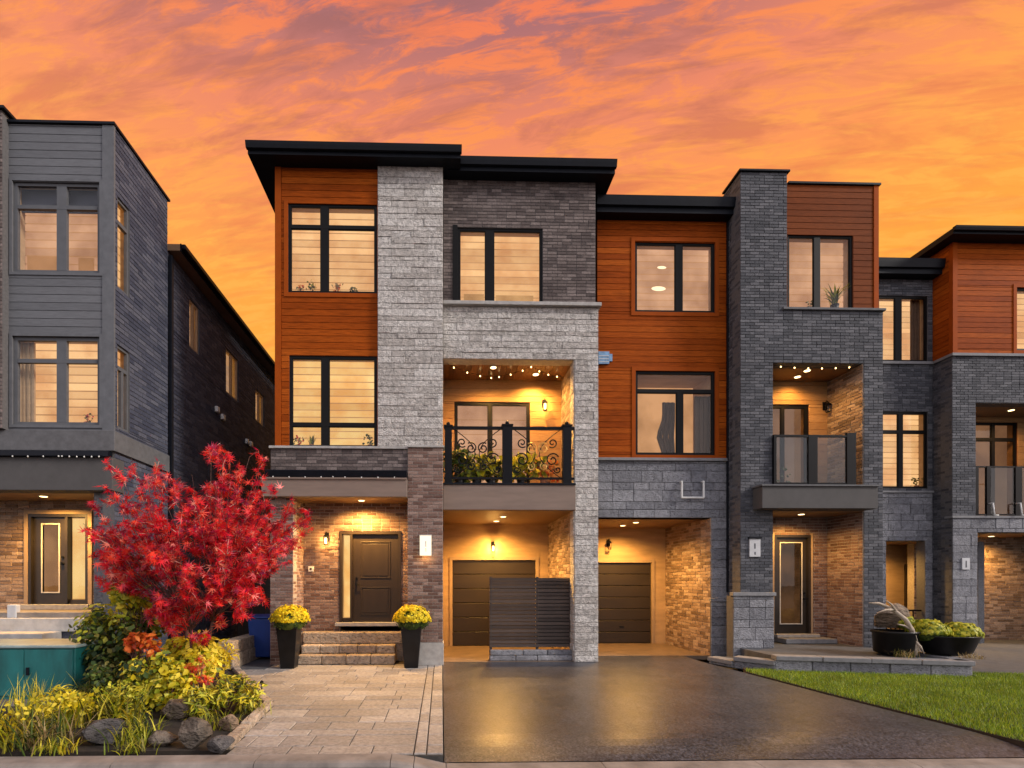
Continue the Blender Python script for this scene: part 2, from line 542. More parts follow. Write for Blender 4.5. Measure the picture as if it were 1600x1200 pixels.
class MB:
    def __init__(s):
        s.v, s.f = [], []

    def box(s, x0, x1, y0, y1, z0, z1):
        b = len(s.v)
        s.v += [(x0, y0, z0), (x1, y0, z0), (x1, y1, z0), (x0, y1, z0), (x0, y0, z1), (x1, y0, z1), (x1, y1, z1), (x0, y1, z1)]
        s.f += [tuple(b + i for i in q) for q in ((3, 2, 1, 0), (4, 5, 6, 7), (0, 1, 5, 4), (1, 2, 6, 5), (2, 3, 7, 6), (3, 0, 4, 7))]
        return s

    def chip(s, x0, x1, yf, yb, z0, z1, c=0.005):
        """a brick-like piece: front face (towards -y) bevelled by c, open at the back"""
        b = len(s.v)
        s.v += [(x0, yb, z0), (x1, yb, z0), (x1, yb, z1), (x0, yb, z1),
                (x0, yf + c, z0), (x1, yf + c, z0), (x1, yf + c, z1), (x0, yf + c, z1),
                (x0 + c, yf, z0 + c), (x1 - c, yf, z0 + c), (x1 - c, yf, z1 - c), (x0 + c, yf, z1 - c)]
        for i in range(4):
            j = (i + 1) % 4
            s.f += [(b + i, b + j, b + 4 + j, b + 4 + i), (b + 4 + i, b + 4 + j, b + 8 + j, b + 8 + i)]
        s.f += [(b + 8, b + 9, b + 10, b + 11)]
        return s

    def prism(s, pts, z0, z1):
        b, n = len(s.v), len(pts)
        s.v += [(x, y, z0) for x, y in pts] + [(x, y, z1) for x, y in pts]
        s.f += [tuple(b + i for i in reversed(range(n))), tuple(b + n + i for i in range(n))]
        s.f += [(b + i, b + (i + 1) % n, b + n + (i + 1) % n, b + n + i) for i in range(n)]
        return s

    def prism_x(s, pts, x0, x1):
        """profile in (y, z) drawn out along x"""
        b, n = len(s.v), len(pts)
        s.v += [(x0, y, z) for y, z in pts] + [(x1, y, z) for y, z in pts]
        s.f += [tuple(b + i for i in reversed(range(n))), tuple(b + n + i for i in range(n))]
        s.f += [(b + i, b + (i + 1) % n, b + n + (i + 1) % n, b + n + i) for i in range(n)]
        return s

    def tube(s, path, radii, n=6, cap=True):
        path = [Vector(p) for p in path]
        if isinstance(radii, (int, float)):
            radii = [radii] * len(path)
        b = len(s.v)
        ref = Vector((0.3, 0.2, 1)).normalized()
        for i, p in enumerate(path):
            d = (path[min(i + 1, len(path) - 1)] - path[max(i - 1, 0)])
            d = d.normalized() if d.length > 1e-9 else Vector((0, 0, 1))
            a = d.cross(ref)
            if a.length < 1e-3:
                a = d.cross(Vector((1, 0, 0)))
            a.normalize()
            c = d.cross(a)
            for k in range(n):
                w = 2 * math.pi * k / n
                s.v.append(tuple(p + (a * math.cos(w) + c * math.sin(w)) * radii[i]))
        for i in range(len(path) - 1):
            for k in range(n):
                k2 = (k + 1) % n
                s.f.append((b + i * n + k, b + i * n + k2, b + (i + 1) * n + k2, b + (i + 1) * n + k))
        if cap:
            s.f.append(tuple(b + k for k in reversed(range(n))))
            e = b + (len(path) - 1) * n
            s.f.append(tuple(e + k for k in range(n)))
        return s

    def lathe(s, prof, n=20, c=(0, 0, 0), sx=1.0, sy=1.0):
        b = len(s.v)
        for r, z in prof:
            for k in range(n):
                w = 2 * math.pi * k / n
                s.v.append((c[0] + sx * r * math.cos(w), c[1] + sy * r * math.sin(w), c[2] + z))
        for i in range(len(prof) - 1):
            for k in range(n):
                k2 = (k + 1) % n
                s.f.append((b + i * n + k, b + i * n + k2, b + (i + 1) * n + k2, b + (i + 1) * n + k))
        s.f.append(tuple(b + k for k in reversed(range(n))))
        e = b + (len(prof) - 1) * n
        s.f.append(tuple(e + k for k in range(n)))
        return s

    def sphere(s, c, r, n=8, m=6, sq=(1, 1, 1)):
        prof = [(max(1e-4, r * math.sin(math.pi * i / m)), -r * math.cos(math.pi * i / m) * sq[2]) for i in range(m + 1)]
        return s.lathe(prof, n, c, sq[0], sq[1])

    def build(s, name, mat, parent=None, rot=0.0, org=(0, 0, 0), smooth=False, bevel=0.0, kind=None):
        """vertices are in a frame at org turned by rot about z; the object's own origin becomes its lower middle"""
        v = np.array(s.v, dtype=float)
        lo, hi = v.min(0), v.max(0)
        o0 = np.array([(lo[0] + hi[0]) / 2, (lo[1] + hi[1]) / 2, lo[2]])
        me = bpy.data.meshes.new(name)
        me.from_pydata((v - o0).tolist(), [], s.f)
        me.materials.append(MATS[mat])
        if smooth:
            me.polygons.foreach_set('use_smooth', [True] * len(me.polygons))
        me.update()
        o = bpy.data.objects.new(name, me)
        w = Matrix.Translation(Vector(org)) @ Matrix.Rotation(rot, 4, 'Z') @ Matrix.Translation(Vector(o0))
        attach(o, parent, w)
        if bevel:
            md = o.modifiers.new('bevel', 'BEVEL')
            md.width = bevel
            md.segments = 2
            md.limit_method = 'ANGLE'
            md.angle_limit = R(50)
        if kind:
            o['kind'] = kind
        return o


def part(name, mat, parent, *boxes, bevel=0.0):
    m = MB()
    for b in boxes:
        m.box(*b)
    return m.build(name, mat, parent, bevel=bevel)


# a wall plane: local x along the wall, local -y out of it, local z up
def FRONT(Y):
    return (0, Y, 0), 0.0


def FACE_RIGHT(X):          # looks towards +X, local x = world Y
    return (X, 0, 0), R(90)


def FACE_LEFT(X):           # looks towards -X, local x = -world Y
    return (X, 0, 0), R(-90)


STYLES = {   # piece name, material, backing, course heights, piece lengths, joint, jitter, proud
    'brick_brown': ('brick', 'brick_brown', 'mortar_light', (0.078,), (0.235, 0.235, 0.235, 0.115), 0.014, 0.002, 0.011),
    'brick_umber': ('brick', 'brick_umber', 'mortar_dark', (0.078,), (0.235, 0.235, 0.235, 0.115), 0.010, 0.002, 0.011),
    'brick_tan': ('brick', 'brick_tan', 'mortar_light', (0.085,), (0.27, 0.27, 0.13), 0.012, 0.006, 0.014),
    'brick_charcoal': ('brick', 'brick_charcoal', 'mortar_dark', (0.076,), (0.24, 0.24, 0.24, 0.12), 0.010, 0.004, 0.012),
    'brick_shade_blue': ('brick', 'brick_shade_blue', 'mortar_dark', (0.10,), (0.32, 0.32, 0.16), 0.012, 0.003, 0.012),
    'stone_light': ('stone_block', 'stone_light', 'mortar_pale', (0.15, 0.10, 0.18, 0.12, 0.15), (0.32, 0.46, 0.62, 0.85), 0.007, 0.008, 0.020),
    'stone_grey': ('stone_block', 'stone_grey', 'mortar_dark', (0.30, 0.20, 0.30, 0.20), (0.4, 0.55, 0.75), 0.010, 0.007, 0.020),
    'stone_warm': ('stone_block', 'stone_warm', 'joint_dark', (0.17,), (0.4, 0.6, 0.8), 0.012, 0.010, 0.025),
    'plank_orange': ('plank', 'plank_orange', 'groove_orange', (0.155,), (99,), 0.008, 0.001, 0.014),
    'plank_rust': ('plank', 'plank_rust', 'groove_orange', (0.155,), (99,), 0.008, 0.001, 0.014),
    'plank_grey': ('plank', 'plank_grey', 'groove_grey', (0.165,), (99,), 0.007, 0.001, 0.013),
    'plank_tan': ('plank', 'plank_tan', 'groove_orange', (0.20,), (99,), 0.006, 0.001, 0.012),
}
BUDGET = {}
PIECE_MESH = {}


def cells_minus(u0, u1, v0, v1, holes):
    us = sorted({u0, u1, *[min(max(h[k], u0), u1) for h in holes for k in (0, 1)]})
    vs = sorted({v0, v1, *[min(max(h[k], v0), v1) for h in holes for k in (2, 3)]})
    out = []
    for a, b in zip(us, us[1:]):
        col = []
        for c, d in zip(vs, vs[1:]):
            if b - a < 1e-4 or d - c < 1e-4:
                continue
            mu, mv = (a + b) / 2, (c + d) / 2
            if any(h[0] < mu < h[1] and h[2] < mv < h[3] for h in holes):
                continue
            if col and abs(col[-1][3] - c) < 1e-6:
                col[-1] = (a, b, col[-1][2], d)
            else:
                col.append((a, b, c, d))
        out += col
    return out


def surface(house, frame, u0, u1, v0, v1, style, holes=(), thick=0.25, single=0, name='wall'):
    """a wall of pieces; the first SINGLE pieces (within 300 to a house and kind) are objects, the rest one part"""
    org, rot = frame
    pname, pmat, bmat, heights, lens, joint, jit, proud = STYLES[style]
    back = MB()
    for a, b, c, d in cells_minus(u0, u1, v0, v1, holes):
        back.box(a, b, proud, thick, c, d)
    w = back.build(name, bmat, house, rot, org)
    pieces = []
    z, k = v0, 0
    rnd = random.Random(int(u0 * 977 + v0 * 131 + v1 * 71))
    while z < v1 - 0.02:
        h = heights[k % len(heights)]
        zt = min(z + h, v1)
        if v1 - zt < 0.03:
            zt = v1
        cuts = sorted({z, zt, *[hh[q] for hh in holes for q in (2, 3) if z + 0.025 < hh[q] < zt - 0.025]})
        for c, d in zip(cuts, cuts[1:]):
            mv = (c + d) / 2
            iv = [(u0, u1)]
            for hh in holes:
                if hh[2] < mv < hh[3]:
                    nx = []
                    for a, b in iv:
                        if hh[1] <= a or hh[0] >= b:
                            nx.append((a, b))
                        else:
                            if hh[0] > a:
                                nx.append((a, hh[0]))
                            if hh[1] < b:
                                nx.append((hh[1], b))
                    iv = nx
            for a, b in iv:
                if b - a < 0.03:
                    continue
                if lens[0] > 50:
                    pieces.append((a, b, c, d))
                    continue
                x = a
                first = True
                while x < b - 0.01:
                    L = lens[0] if len(set(lens)) < 3 else rnd.choice(lens)
                    if first and len(set(lens)) < 3 and k % 2:
                        L = lens[0] * 0.5
                    elif len(set(lens)) < 3 and rnd.random() < 0.08:
                        L = lens[-1]
                    first = False
                    e = x + L
                    if b - e < 0.07:
                        e = b
                    pieces.append((x, e, c, d))
                    x = e
        z = zt
        k += 1
    rest = MB()
    key = (house.name, pname)
    left = min(single, 300 - BUDGET.get(key, 0))
    g = joint / 2
    cb = 0.004 if 'stone' not in style else 0.007
    for i, (a, b, c, d) in enumerate(pieces):
        j = rnd.uniform(-jit, jit)
        if i < left:
            wd, hd = round(b - a - joint, 3), round(d - c - joint, 3)
            if wd < 0.02 or hd < 0.02:
                continue
            mk = (style, wd, hd)
            if mk not in PIECE_MESH:
                t = MB().chip(-wd / 2, wd / 2, 0, proud + 0.004, 0, hd, min(cb, hd / 4))
                me = bpy.data.meshes.new(pname)
                me.from_pydata(t.v, [], t.f)
                me.materials.append(MATS[pmat])
                PIECE_MESH[mk] = me
            o = bpy.data.objects.new(pname, PIECE_MESH[mk])
            attach(o, w, Matrix.Translation(Vector(org)) @ Matrix.Rotation(rot, 4, 'Z') @ Matrix.Translation(Vector(((a + b) / 2, -j, c + g))))
        else:
            rest.chip(a + g, b - g, -j, proud + 0.004, c + g, d - g, min(cb, (d - c) / 5))
    BUDGET[key] = BUDGET.get(key, 0) + min(left, len(pieces))
    if rest.v:
        rest.build(pname + 'work' if pname == 'brick' else pname + '_course', pmat, w, rot, org, kind='stuff')
    return w


def slabs_flat(house, pname, mat, x0, x1, y0, y1, z0, z1, n, along='y', gap=0.006, parent=None):
    """n boards side by side in a horizontal layer"""
    for i in range(n):
        if along == 'y':
            a, b = x0 + (x1 - x0) * i / n, x0 + (x1 - x0) * (i + 1) / n
            part(pname, mat, parent or house, (a + gap / 2, b - gap / 2, y0, y1, z0, z1))
        else:
            a, b = y0 + (y1 - y0) * i / n, y0 + (y1 - y0) * (i + 1) / n
            part(pname, mat, parent or house, (x0, x1, a + gap / 2, b - gap / 2, z0, z1))


# ------------------------------------------------------------------ openings
def window(house, frame, u0, u1, v0, v1, rows, blind='blind_warm', mat='frame_black', bar=0.055, mull=0.15, depth=0.30, band=0.17,
           glass='glass', casing=None, room=False, blind_from=0.0):
    """rows: (share of the height, [shares of the width]) from the top down; panes, blind and casing are sub-parts"""
    org, rot = frame
    fr = MB()
    ya, yb = 0.035, 0.10
    fr.box(u0, u1, ya, yb, v0, v0 + bar).box(u0, u1, ya, yb, v1 - bar, v1)
    fr.box(u0, u0 + bar, ya, yb, v0 + bar, v1 - bar).box(u1 - bar, u1, ya, yb, v0 + bar, v1 - bar)
    cells = []
    zt = v1 - bar
    H = v1 - v0 - 2 * bar
    tot = sum(r[0] for r in rows)
    for i, (hs, ws) in enumerate(rows):
        zb = zt - H * hs / tot
        lo = zb
        if i < len(rows) - 1:
            fr.box(u0 + bar, u1 - bar, ya - 0.006, yb, zb - 0.04, zb + 0.04)
            lo = zb + 0.04
        hi = zt if i == 0 else zt - 0.04
        x = u0 + bar
        W = u1 - u0 - 2 * bar
        tw = sum(ws)
        for j, wv in enumerate(ws):
            e = x + W * wv / tw
            a = x if j == 0 else x + mull / 2
            b = e if j == len(ws) - 1 else e - mull / 2
            if j < len(ws) - 1:
                fr.box(e - mull / 2, e + mull / 2, ya - 0.003, yb, lo, hi)
            cells.append((a, b, lo, hi))
            x = e
        zt = zb
    w = fr.build('window', mat, house, rot, org)
    # reveal lining behind the wall face
    rv = MB()
    rv.box(u0, u1, yb, depth + 0.06, v0 - 0.02, v0 + 0.012).box(u0, u1, yb, depth + 0.06, v1 - 0.012, v1 + 0.02)
    rv.box(u0 - 0.02, u0 + 0.012, yb, depth + 0.06, v0 + 0.012, v1 - 0.012).box(u1 - 0.012, u1 + 0.02, yb, depth + 0.06, v0 + 0.012, v1 - 0.012)
    rv.build('reveal', 'stucco_tan', w, rot, org)
    for a, b, c, d in cells:
        MB().box(a - 0.005, b + 0.005, 0.062, 0.068, c - 0.005, d + 0.005).build('pane', glass, w, rot, org)
        if mat == 'frame_black':
            sb = MB()
            sb.box(a, b, 0.045, 0.075, c, c + 0.018).box(a, b, 0.045, 0.075, d - 0.018, d)
            sb.box(a, a + 0.018, 0.045, 0.075, c + 0.018, d - 0.018).box(b - 0.018, b, 0.045, 0.075, c + 0.018, d - 0.018)
            sb.build('sash', 'frame_black', w, rot, org)
    if blind:
        bd = MB()
        z = v1
        zb_ = v0 + (v1 - v0) * blind_from
        while z > zb_ + 0.03:
            b_ = max(z - band, zb_)
            bd.box(u0 + 0.005, u1 - 0.005, depth, depth + 0.006, b_ + 0.024, z)
            z = b_
        bd.build('blind', blind, w, rot, org)
        MB().box(u0 + 0.001, u1 - 0.001, depth + 0.03, depth + 0.04, v0 + 0.013, v1 - 0.013).build('lit_room', 'room_peach' if blind != 'blind_dim' else 'room_warm', w, rot, org)
    if casing:
        cm, cw = casing
        cb = MB()
        cb.box(u0 - cw, u0 - 0.002, -0.02, 0.05, v0 - cw, v1 + cw).box(u1 + 0.002, u1 + cw, -0.02, 0.05, v0 - cw, v1 + cw)
        cb.box(u0 - 0.002, u1 + 0.002, -0.02, 0.05, v1 + 0.002, v1 + cw).box(u0 - 0.002, u1 + 0.002, -0.02, 0.05, v0 - cw, v0 - 0.002)
        cb.build('casing', cm, w, rot, org)
    return w


def lamp_at(name, parent, loc, energy, color=WARM, r=0.05, spot=None, aim=(0, 0, -1)):
    d = bpy.data.lights.new(name, 'SPOT' if spot else 'POINT')
    d.energy = energy
    d.color = color
    d.shadow_soft_size = r
    if spot:
        d.spot_size = R(spot)
        d.spot_blend = 0.8
    o = bpy.data.objects.new(name, d)
    q = Vector(aim).to_track_quat('-Z', 'Y').to_matrix().to_4x4()
    attach(o, parent, Matrix.Translation(Vector(loc)) @ q)
    return o


def pot_light(house, x, y, z, energy=30.0, r=0.07):
    energy = energy * 18.0
    o = MB().lathe([(r + 0.025, 0.0), (r + 0.025, 0.012), (r, 0.012)], 16, (x, y, z - 0.012)).build('recessed_light', 'frame_white', house)
    MB().lathe([(r, -0.016), (r, -0.013)], 16, (x, y, z)).build('lens', 'lamp_disc', o)
    lamp_at('lamp', o, (x, y, z - 0.06), energy, spot=160, r=0.06)
    return o


def sconce(house, x, y, z, energy=8.0, lit=True):
    """a carriage-style wall lantern on a wall facing -Y"""
    m = MB()
    m.box(x - 0.05, x + 0.05, y - 0.025, y, z - 0.02, z + 0.20)
    m.tube([(x, y - 0.02, z + 0.17), (x, y - 0.09, z + 0.21), (x, y - 0.14, z + 0.15)], 0.012, 6)
    m.lathe([(0.02, 0.15), (0.075, 0.09), (0.07, 0.08), (0.02, 0.08)], 10, (x, y - 0.14, z))
    m.lathe([(0.05, -0.12), (0.05, -0.10), (0.01, -0.10)], 10, (x, y - 0.14, z))
    for k in range(4):
        a = math.pi / 4 + k * math.pi / 2
        m.tube([(x + 0.055 * math.cos(a), y - 0.14 + 0.055 * math.sin(a), z - 0.11), (x + 0.065 * math.cos(a), y - 0.14 + 0.065 * math.sin(a), z + 0.09)], 0.006, 5)
    o = m.build('wall_lantern', 'iron_black', house)
    MB().lathe([(0.025, -0.08), (0.032, 0.0), (0.025, 0.06)], 10, (x, y - 0.14, z)).build('bulb', 'bulb' if lit else 'glass', o)
    if lit:
        lamp_at('lamp', o, (x, y - 0.14, z), energy * 12, r=0.05)
    return o


def front_door(house, x0, x1, z0, z1, y, mat='door_brown', panels=True, side=None, glass=None, room='room_warm'):
    """x0..x1 the door leaf; side=(a, b) a glazed sidelight beside it; glass=(a,b,c,d) a glazed panel in the leaf"""
    fa, fb = (min(x0, side[0]) if side else x0) - 0.07, (max(x1, side[1]) if side else x1) + 0.07
    fr = MB()
    fr.box(fa, fa + 0.065, y - 0.03, y + 0.12, z0, z1 + 0.07).box(fb - 0.065, fb, y - 0.03, y + 0.12, z0, z1 + 0.07)
    fr.box(fa + 0.065, fb - 0.065, y - 0.03, y + 0.12, z1 + 0.005, z1 + 0.07)
    if side:
        mx = side[1] if side[1] <= x0 + 1e-6 else side[0]
        fr.box(mx - 0.03, mx + 0.03, y - 0.025, y + 0.12, z0, z1 + 0.005)
    d = fr.build('door', mat, house)
    if glass is None:
        leaf = MB().box(x0, x1, y + 0.05, y + 0.10, z0, z1)
        leaf.build('leaf', mat, d, bevel=0.004)
        W, H = x1 - x0, z1 - z0
        for a, b in ((0.08, 0.40), (0.50, 0.92)):
            zz0, zz1 = z0 + H * a, z0 + H * b
            xx0, xx1 = x0 + W * 0.17, x1 - W * 0.17
            m = MB()
            m.box(xx0, xx1, y + 0.035, y + 0.052, zz0, zz0 + 0.03).box(xx0, xx1, y + 0.035, y + 0.052, zz1 - 0.03, zz1)
            m.box(xx0, xx0 + 0.03, y + 0.035, y + 0.052, zz0 + 0.03, zz1 - 0.03).box(xx1 - 0.03, xx1, y + 0.035, y + 0.052, zz0 + 0.03, zz1 - 0.03)
            m.build('moulding', mat, d, bevel=0.006)
            MB().box(xx0 + 0.06, xx1 - 0.06, y + 0.040, y + 0.052, zz0 + 0.06, zz1 - 0.06).build('panel', mat, d, bevel=0.008)
    else:
        a, b, c, e = glass
        m = MB()
        m.box(x0, a, y + 0.05, y + 0.10, z0, z1).box(b, x1, y + 0.05, y + 0.10, z0, z1)
        m.box(a, b, y + 0.05, y + 0.10, z0, c).box(a, b, y + 0.05, y + 0.10, e, z1)
        m.build('leaf', mat, d)
        t = MB()
        t.box(a, a + 0.025, y + 0.035, y + 0.05, c, e).box(b - 0.025, b, y + 0.035, y + 0.05, c, e)
        t.box(a + 0.025, b - 0.025, y + 0.035, y + 0.05, c, c + 0.025).box(a + 0.025, b - 0.025, y + 0.035, y + 0.05, e - 0.025, e)
        t.build('glazing_bead', 'frame_white', d)
        MB().box(a, b, y + 0.06, y + 0.066, c, e).build('pane', 'glass_door', d)
        MB().box(a - 0.03, b + 0.03, y + 0.17, y + 0.18, c - 0.03, e + 0.03).build('lit_room', room, d)
    hx = x0 + 0.09
    if glass is not None and not side:
        hx = x1 - 0.07
    if side and side[0] > x0:
        hx = x1 - 0.07
    h = MB()
    h.tube([(hx, y + 0.05, z0 + 0.95), (hx, y - 0.01, z0 + 0.95), (hx, y - 0.012, z0 + 0.95)], 0.03, 10)
    h.tube([(hx, y - 0.005, z0 + 0.95), (hx + 0.10, y - 0.008, z0 + 0.95)], 0.011, 8)
    h.build('handle', 'metal_black', d)
    MB().tube([(hx, y + 0.05, z0 + 1.10), (hx, y + 0.02, z0 + 1.10)], 0.028, 10).build('lock', 'metal_black', d)
    if side:
        a, b = side
        if a > x0:
            a, b = a + 0.03, b
        else:
            a, b = a, b - 0.03
        MB().box(a, b, y + 0.06, y + 0.066, z0 + 0.1, z1).build('pane', 'glass', d)
        MB().box(a, b, y + 0.04, y + 0.10, z0, z0 + 0.1).build('kick_plate', mat, d)
        MB().box(a + 0.02, b - 0.02, y + 0.12, y + 0.125, z0 + 0.12, z1 - 0.02).build('blind', 'blind_gold', d)
        MB().box(a - 0.02, b + 0.02, y + 0.16, y + 0.17, z0, z1).build('lit_room', 'room_warm', d)
    return d


def garage_door(house, x0, x1, z0, z1, y, n=6, mat='garage_brown'):
    fr = MB()
    fr.box(x0 - 0.09, x0, y - 0.03, y + 0.10, z0, z1 + 0.09).box(x1, x1 + 0.09, y - 0.03, y + 0.10, z0, z1 + 0.09).box(x0, x1, y - 0.03, y + 0.10, z1, z1 + 0.09)
    d = fr.build('garage_door', 'casing_tan', house)
    H = (z1 - z0) / n
    for i in range(n):
        m = MB().chip(x0 + 0.003, x1 - 0.003, y + 0.04, y + 0.09, z0 + i * H + 0.006, z0 + (i + 1) * H - 0.006, 0.012)
        m.build('panel', mat, d)
    MB().box(x0, x1, y + 0.075, y + 0.095, z0, z1).build('backing', 'joint_dark', d)
    MB().box((x0 + x1) / 2 - 0.07, (x0 + x1) / 2 + 0.07, y + 0.02, y + 0.04, z0 + H * 1.4, z0 + H * 1.4 + 0.03).build('handle', 'metal_black', d)
    return d


def eave(house, x0, x1, yf, yb, zs, h, xwl=None, xwr=None, gutter=True):
    """flat roof edge: slab, fascia, gutter and soffit between x0..x1 from the front edge yf to yb; zs is the soffit height"""
    r = part('roof', 'roof_felt', house, (x0 + 0.03, x1 - 0.03, yf + 0.03, yb, zs + 0.03, zs + h - 0.02))
    f = MB()
    f.box(x0, x1, yf, yf + 0.028, zs - 0.01, zs + h)
    f.box(x0, x0 + 0.028, yf + 0.028, yb, zs - 0.01, zs + h).box(x1 - 0.028, x1, yf + 0.028, yb, zs - 0.01, zs + h)
    f.build('fascia', 'metal_black', r)
    part('soffit', 'metal_black', r, (x0 + 0.028, x1 - 0.028, yf + 0.028, yb, zs, zs + 0.028))
    if gutter:
        g = MB()
        g.prism_x([(yf - 0.002, zs + h * 0.35), (yf - 0.075, zs + h * 0.38), (yf - 0.10, zs + h * 0.75), (yf - 0.115, zs + h + 0.008), (yf - 0.002, zs + h + 0.012)], x0 - 0.02, x1 + 0.02)
        g.build('gutter', 'metal_black', r)
    return r


def downspout(house, x, y, z0, z1, w=0.09):
    m = MB().box(x - w / 2, x + w / 2, y - 0.07, y, z0, z1)
    o = m.build('downspout', 'metal_black', house, bevel=0.008)
    z = z0 + 0.8
    while z < z1:
        part('bracket', 'metal_black', o, (x - w / 2 - 0.02, x + w / 2 + 0.02, y - 0.076, y - 0.03, z, z + 0.035))
        z += 2.2
    return o


def copper_tube(house, name, pts, r, mat):
    return MB().tube(pts, r, 8).build(name, mat, house, smooth=True)


# ================================================================== ground, drive, pavements
def structure(name, mb, mat, **kw):
    o = mb.build(name, mat, **kw)
    o['kind'] = 'structure'
    return o


structure('ground', MB().box(-400, 400, -200, 800, -0.60, -0.20), 'path_dark')
structure('road', MB().box(-60, 60, -6.0, 5.47, -0.199, -0.13), 'tarmac_road')
DRIVE_L, DRIVE_R = 0.03, 6.55
drive = MB()
drive.prism([(DRIVE_L, 6.5), (6.88, 6.5), (6.62, 8.6), (6.45, 10.7), (6.3, 12.1), (6.3, 13.2), (DRIVE_L, 13.2)], -0.19, 0.0)
b_ = len(drive.v)
sl_ = [(6.5, 0.0), (6.3, -0.008), (6.1, -0.028), (5.9, -0.060), (5.765, -0.090)]
for y_, z_ in sl_:
    drive.v += [(DRIVE_L, y_, z_), (6.88 + (6.5 - y_) * 0.16, y_, z_), (DRIVE_L, y_, -0.19), (6.88 + (6.5 - y_) * 0.16, y_, -0.19)]
for i in range(len(sl_) - 1):
    q = b_ + 4 * i
    drive.f += [(q, q + 4, q + 5, q + 1), (q, q + 2, q + 6, q + 4), (q + 1, q + 5, q + 7, q + 3)]
structure('driveway', drive, 'asphalt')
structure('yard', MB().box(-40, -0.6, 6.0, 40, -0.19, -0.012), 'soil')
structure('side_path', MB().box(-6.9, -3.9, 11.4, 30, -0.185, 0.012), 'path_dark')
structure('neighbour_drive', MB().prism([(10.9, 10.6), (30, 8.2), (30, 17), (9.5, 17)], -0.19, 0.006), 'path_dark')


# kerb along the road, dropping to the lowered kerb of the drive
def kerb_profile(h):
    return [(5.48, -0.19), (5.48, h - 0.05), (5.50, h - 0.015), (5.54, h), (5.74, h + 0.004), (5.76, h - 0.02), (5.76, -0.19)]


kerb_runs = []
x = -14.0
while x < -0.55:
    kerb_runs.append((x, min(x + 1.5, -0.55), 0.02, 0.02))
    x += 1.5
kerb_runs += [(-0.55, -0.30, 0.02, -0.015), (-0.30, 0.05, -0.015, -0.095)]
x = 0.05
while x < 7.0:
    kerb_runs.append((x, min(x + 1.75, 7.0), -0.095, -0.095))
    x += 1.75
kerb_runs += [(7.0, 7.6, -0.095, 0.02)]
x = 7.6
while x < 16:
    kerb_runs.append((x, x + 1.5, 0.02, 0.02))
    x += 1.5
KH = MB()
kerb = None
for a, b, h0, h1 in kerb_runs:
    m = MB()
    p0, p1 = kerb_profile(h0), kerb_profile(h1)
    n = len(p0)
    m.v = [(a + 0.004, y, z) for y, z in p0] + [(b - 0.004, y, z) for y, z in p1]
    m.f = [tuple(reversed(range(n))), tuple(range(n, 2 * n))] + [(i, (i + 1) % n, n + (i + 1) % n, n + i) for i in range(n)]
    if kerb is None:
        kerb = structure('kerb', m, 'concrete')
    else:
        m.build('kerb_stone', 'concrete', kerb)

# ------------------------------------------------------------------ paving stones of the forecourt
PAVE_EDGE = [(5.6, -2.42), (8.1, -2.66), (9.6, -3.50), (11.9, -4.75), (12.2, -4.75)]


def pave_left(y):
    for (ya, xa), (yb, xb) in zip(PAVE_EDGE, PAVE_EDGE[1:]):
        if ya <= y <= yb:
            return xa + (xb - xa) * (y - ya) / (yb - ya)
    return PAVE_EDGE[-1][1]


pav = structure('pavement', MB().prism([(-2.42, 5.77), (0.02, 5.77), (0.02, 12.4), (-4.75, 12.4), (-4.75, 11.9), (-3.5, 9.6), (-2.66, 8.1)], -0.18, -0.016), 'joint_dark')
PAVE_MESH = {}


def paver(x0, x1, y0, y1, mat='paver', z=0.0):
    w, d = round(x1 - x0 - 0.012, 2), round(y1 - y0 - 0.012, 2)
    if w < 0.05 or d < 0.05:
        return
    k = (w, d, mat)
    if k not in PAVE_MESH:
        c = 0.008
        t = MB()
        t.v = [(-w / 2, -d / 2, -0.03), (w / 2, -d / 2, -0.03), (w / 2, d / 2, -0.03), (-w / 2, d / 2, -0.03),
               (-w / 2, -d / 2, -c), (w / 2, -d / 2, -c), (w / 2, d / 2, -c), (-w / 2, d / 2, -c),
               (-w / 2 + c, -d / 2 + c, 0), (w / 2 - c, -d / 2 + c, 0), (w / 2 - c, d / 2 - c, 0), (-w / 2 + c, d / 2 - c, 0)]
        for i in range(4):
            j = (i + 1) % 4
            t.f += [(i, j, 4 + j, 4 + i), (4 + i, 4 + j, 8 + j, 8 + i)]
        t.f += [(8, 9, 10, 11)]
        me = bpy.data.meshes.new('paving_stone')
        me.from_pydata(t.v, [], t.f)
        me.materials.append(MATS[mat])
        PAVE_MESH[k] = me
    o = bpy.data.objects.new('paving_stone', PAVE_MESH[k])
    attach(o, pav, Matrix.Translation(Vector(((x0 + x1) / 2, (y0 + y1) / 2, z + random.uniform(-0.002, 0.003)))) @
           Matrix.Rotation(random.uniform(-0.006, 0.006), 4, 'X') @ Matrix.Rotation(random.uniform(-0.006, 0.006), 4, 'Y'))


y = 5.80
row = 0
rp = random.Random(4)
while y < 12.05:
    h = (0.30, 0.42, 0.24, 0.36)[row % 4]
    yt = min(y + h, 12.08)
    xl = pave_left((y + yt) / 2) + 0.02
    x = -0.32
    while x > xl + 0.05:
        L = rp.choice((0.36, 0.48, 0.60, 0.78))
        e = x - L
        if e < xl + 0.15:
            e = xl
        paver(e, x, y, yt)
        x = e
    y = yt
    row += 1
y = 5.80
while y < 12.05:
    yt = min(y + 0.44, 12.08)
    paver(-0.315, -0.175, y, yt)
    paver(-0.17, 0.018, y - 0.15 if y > 6 else y, min(yt - 0.15, 12.08))
    y = yt

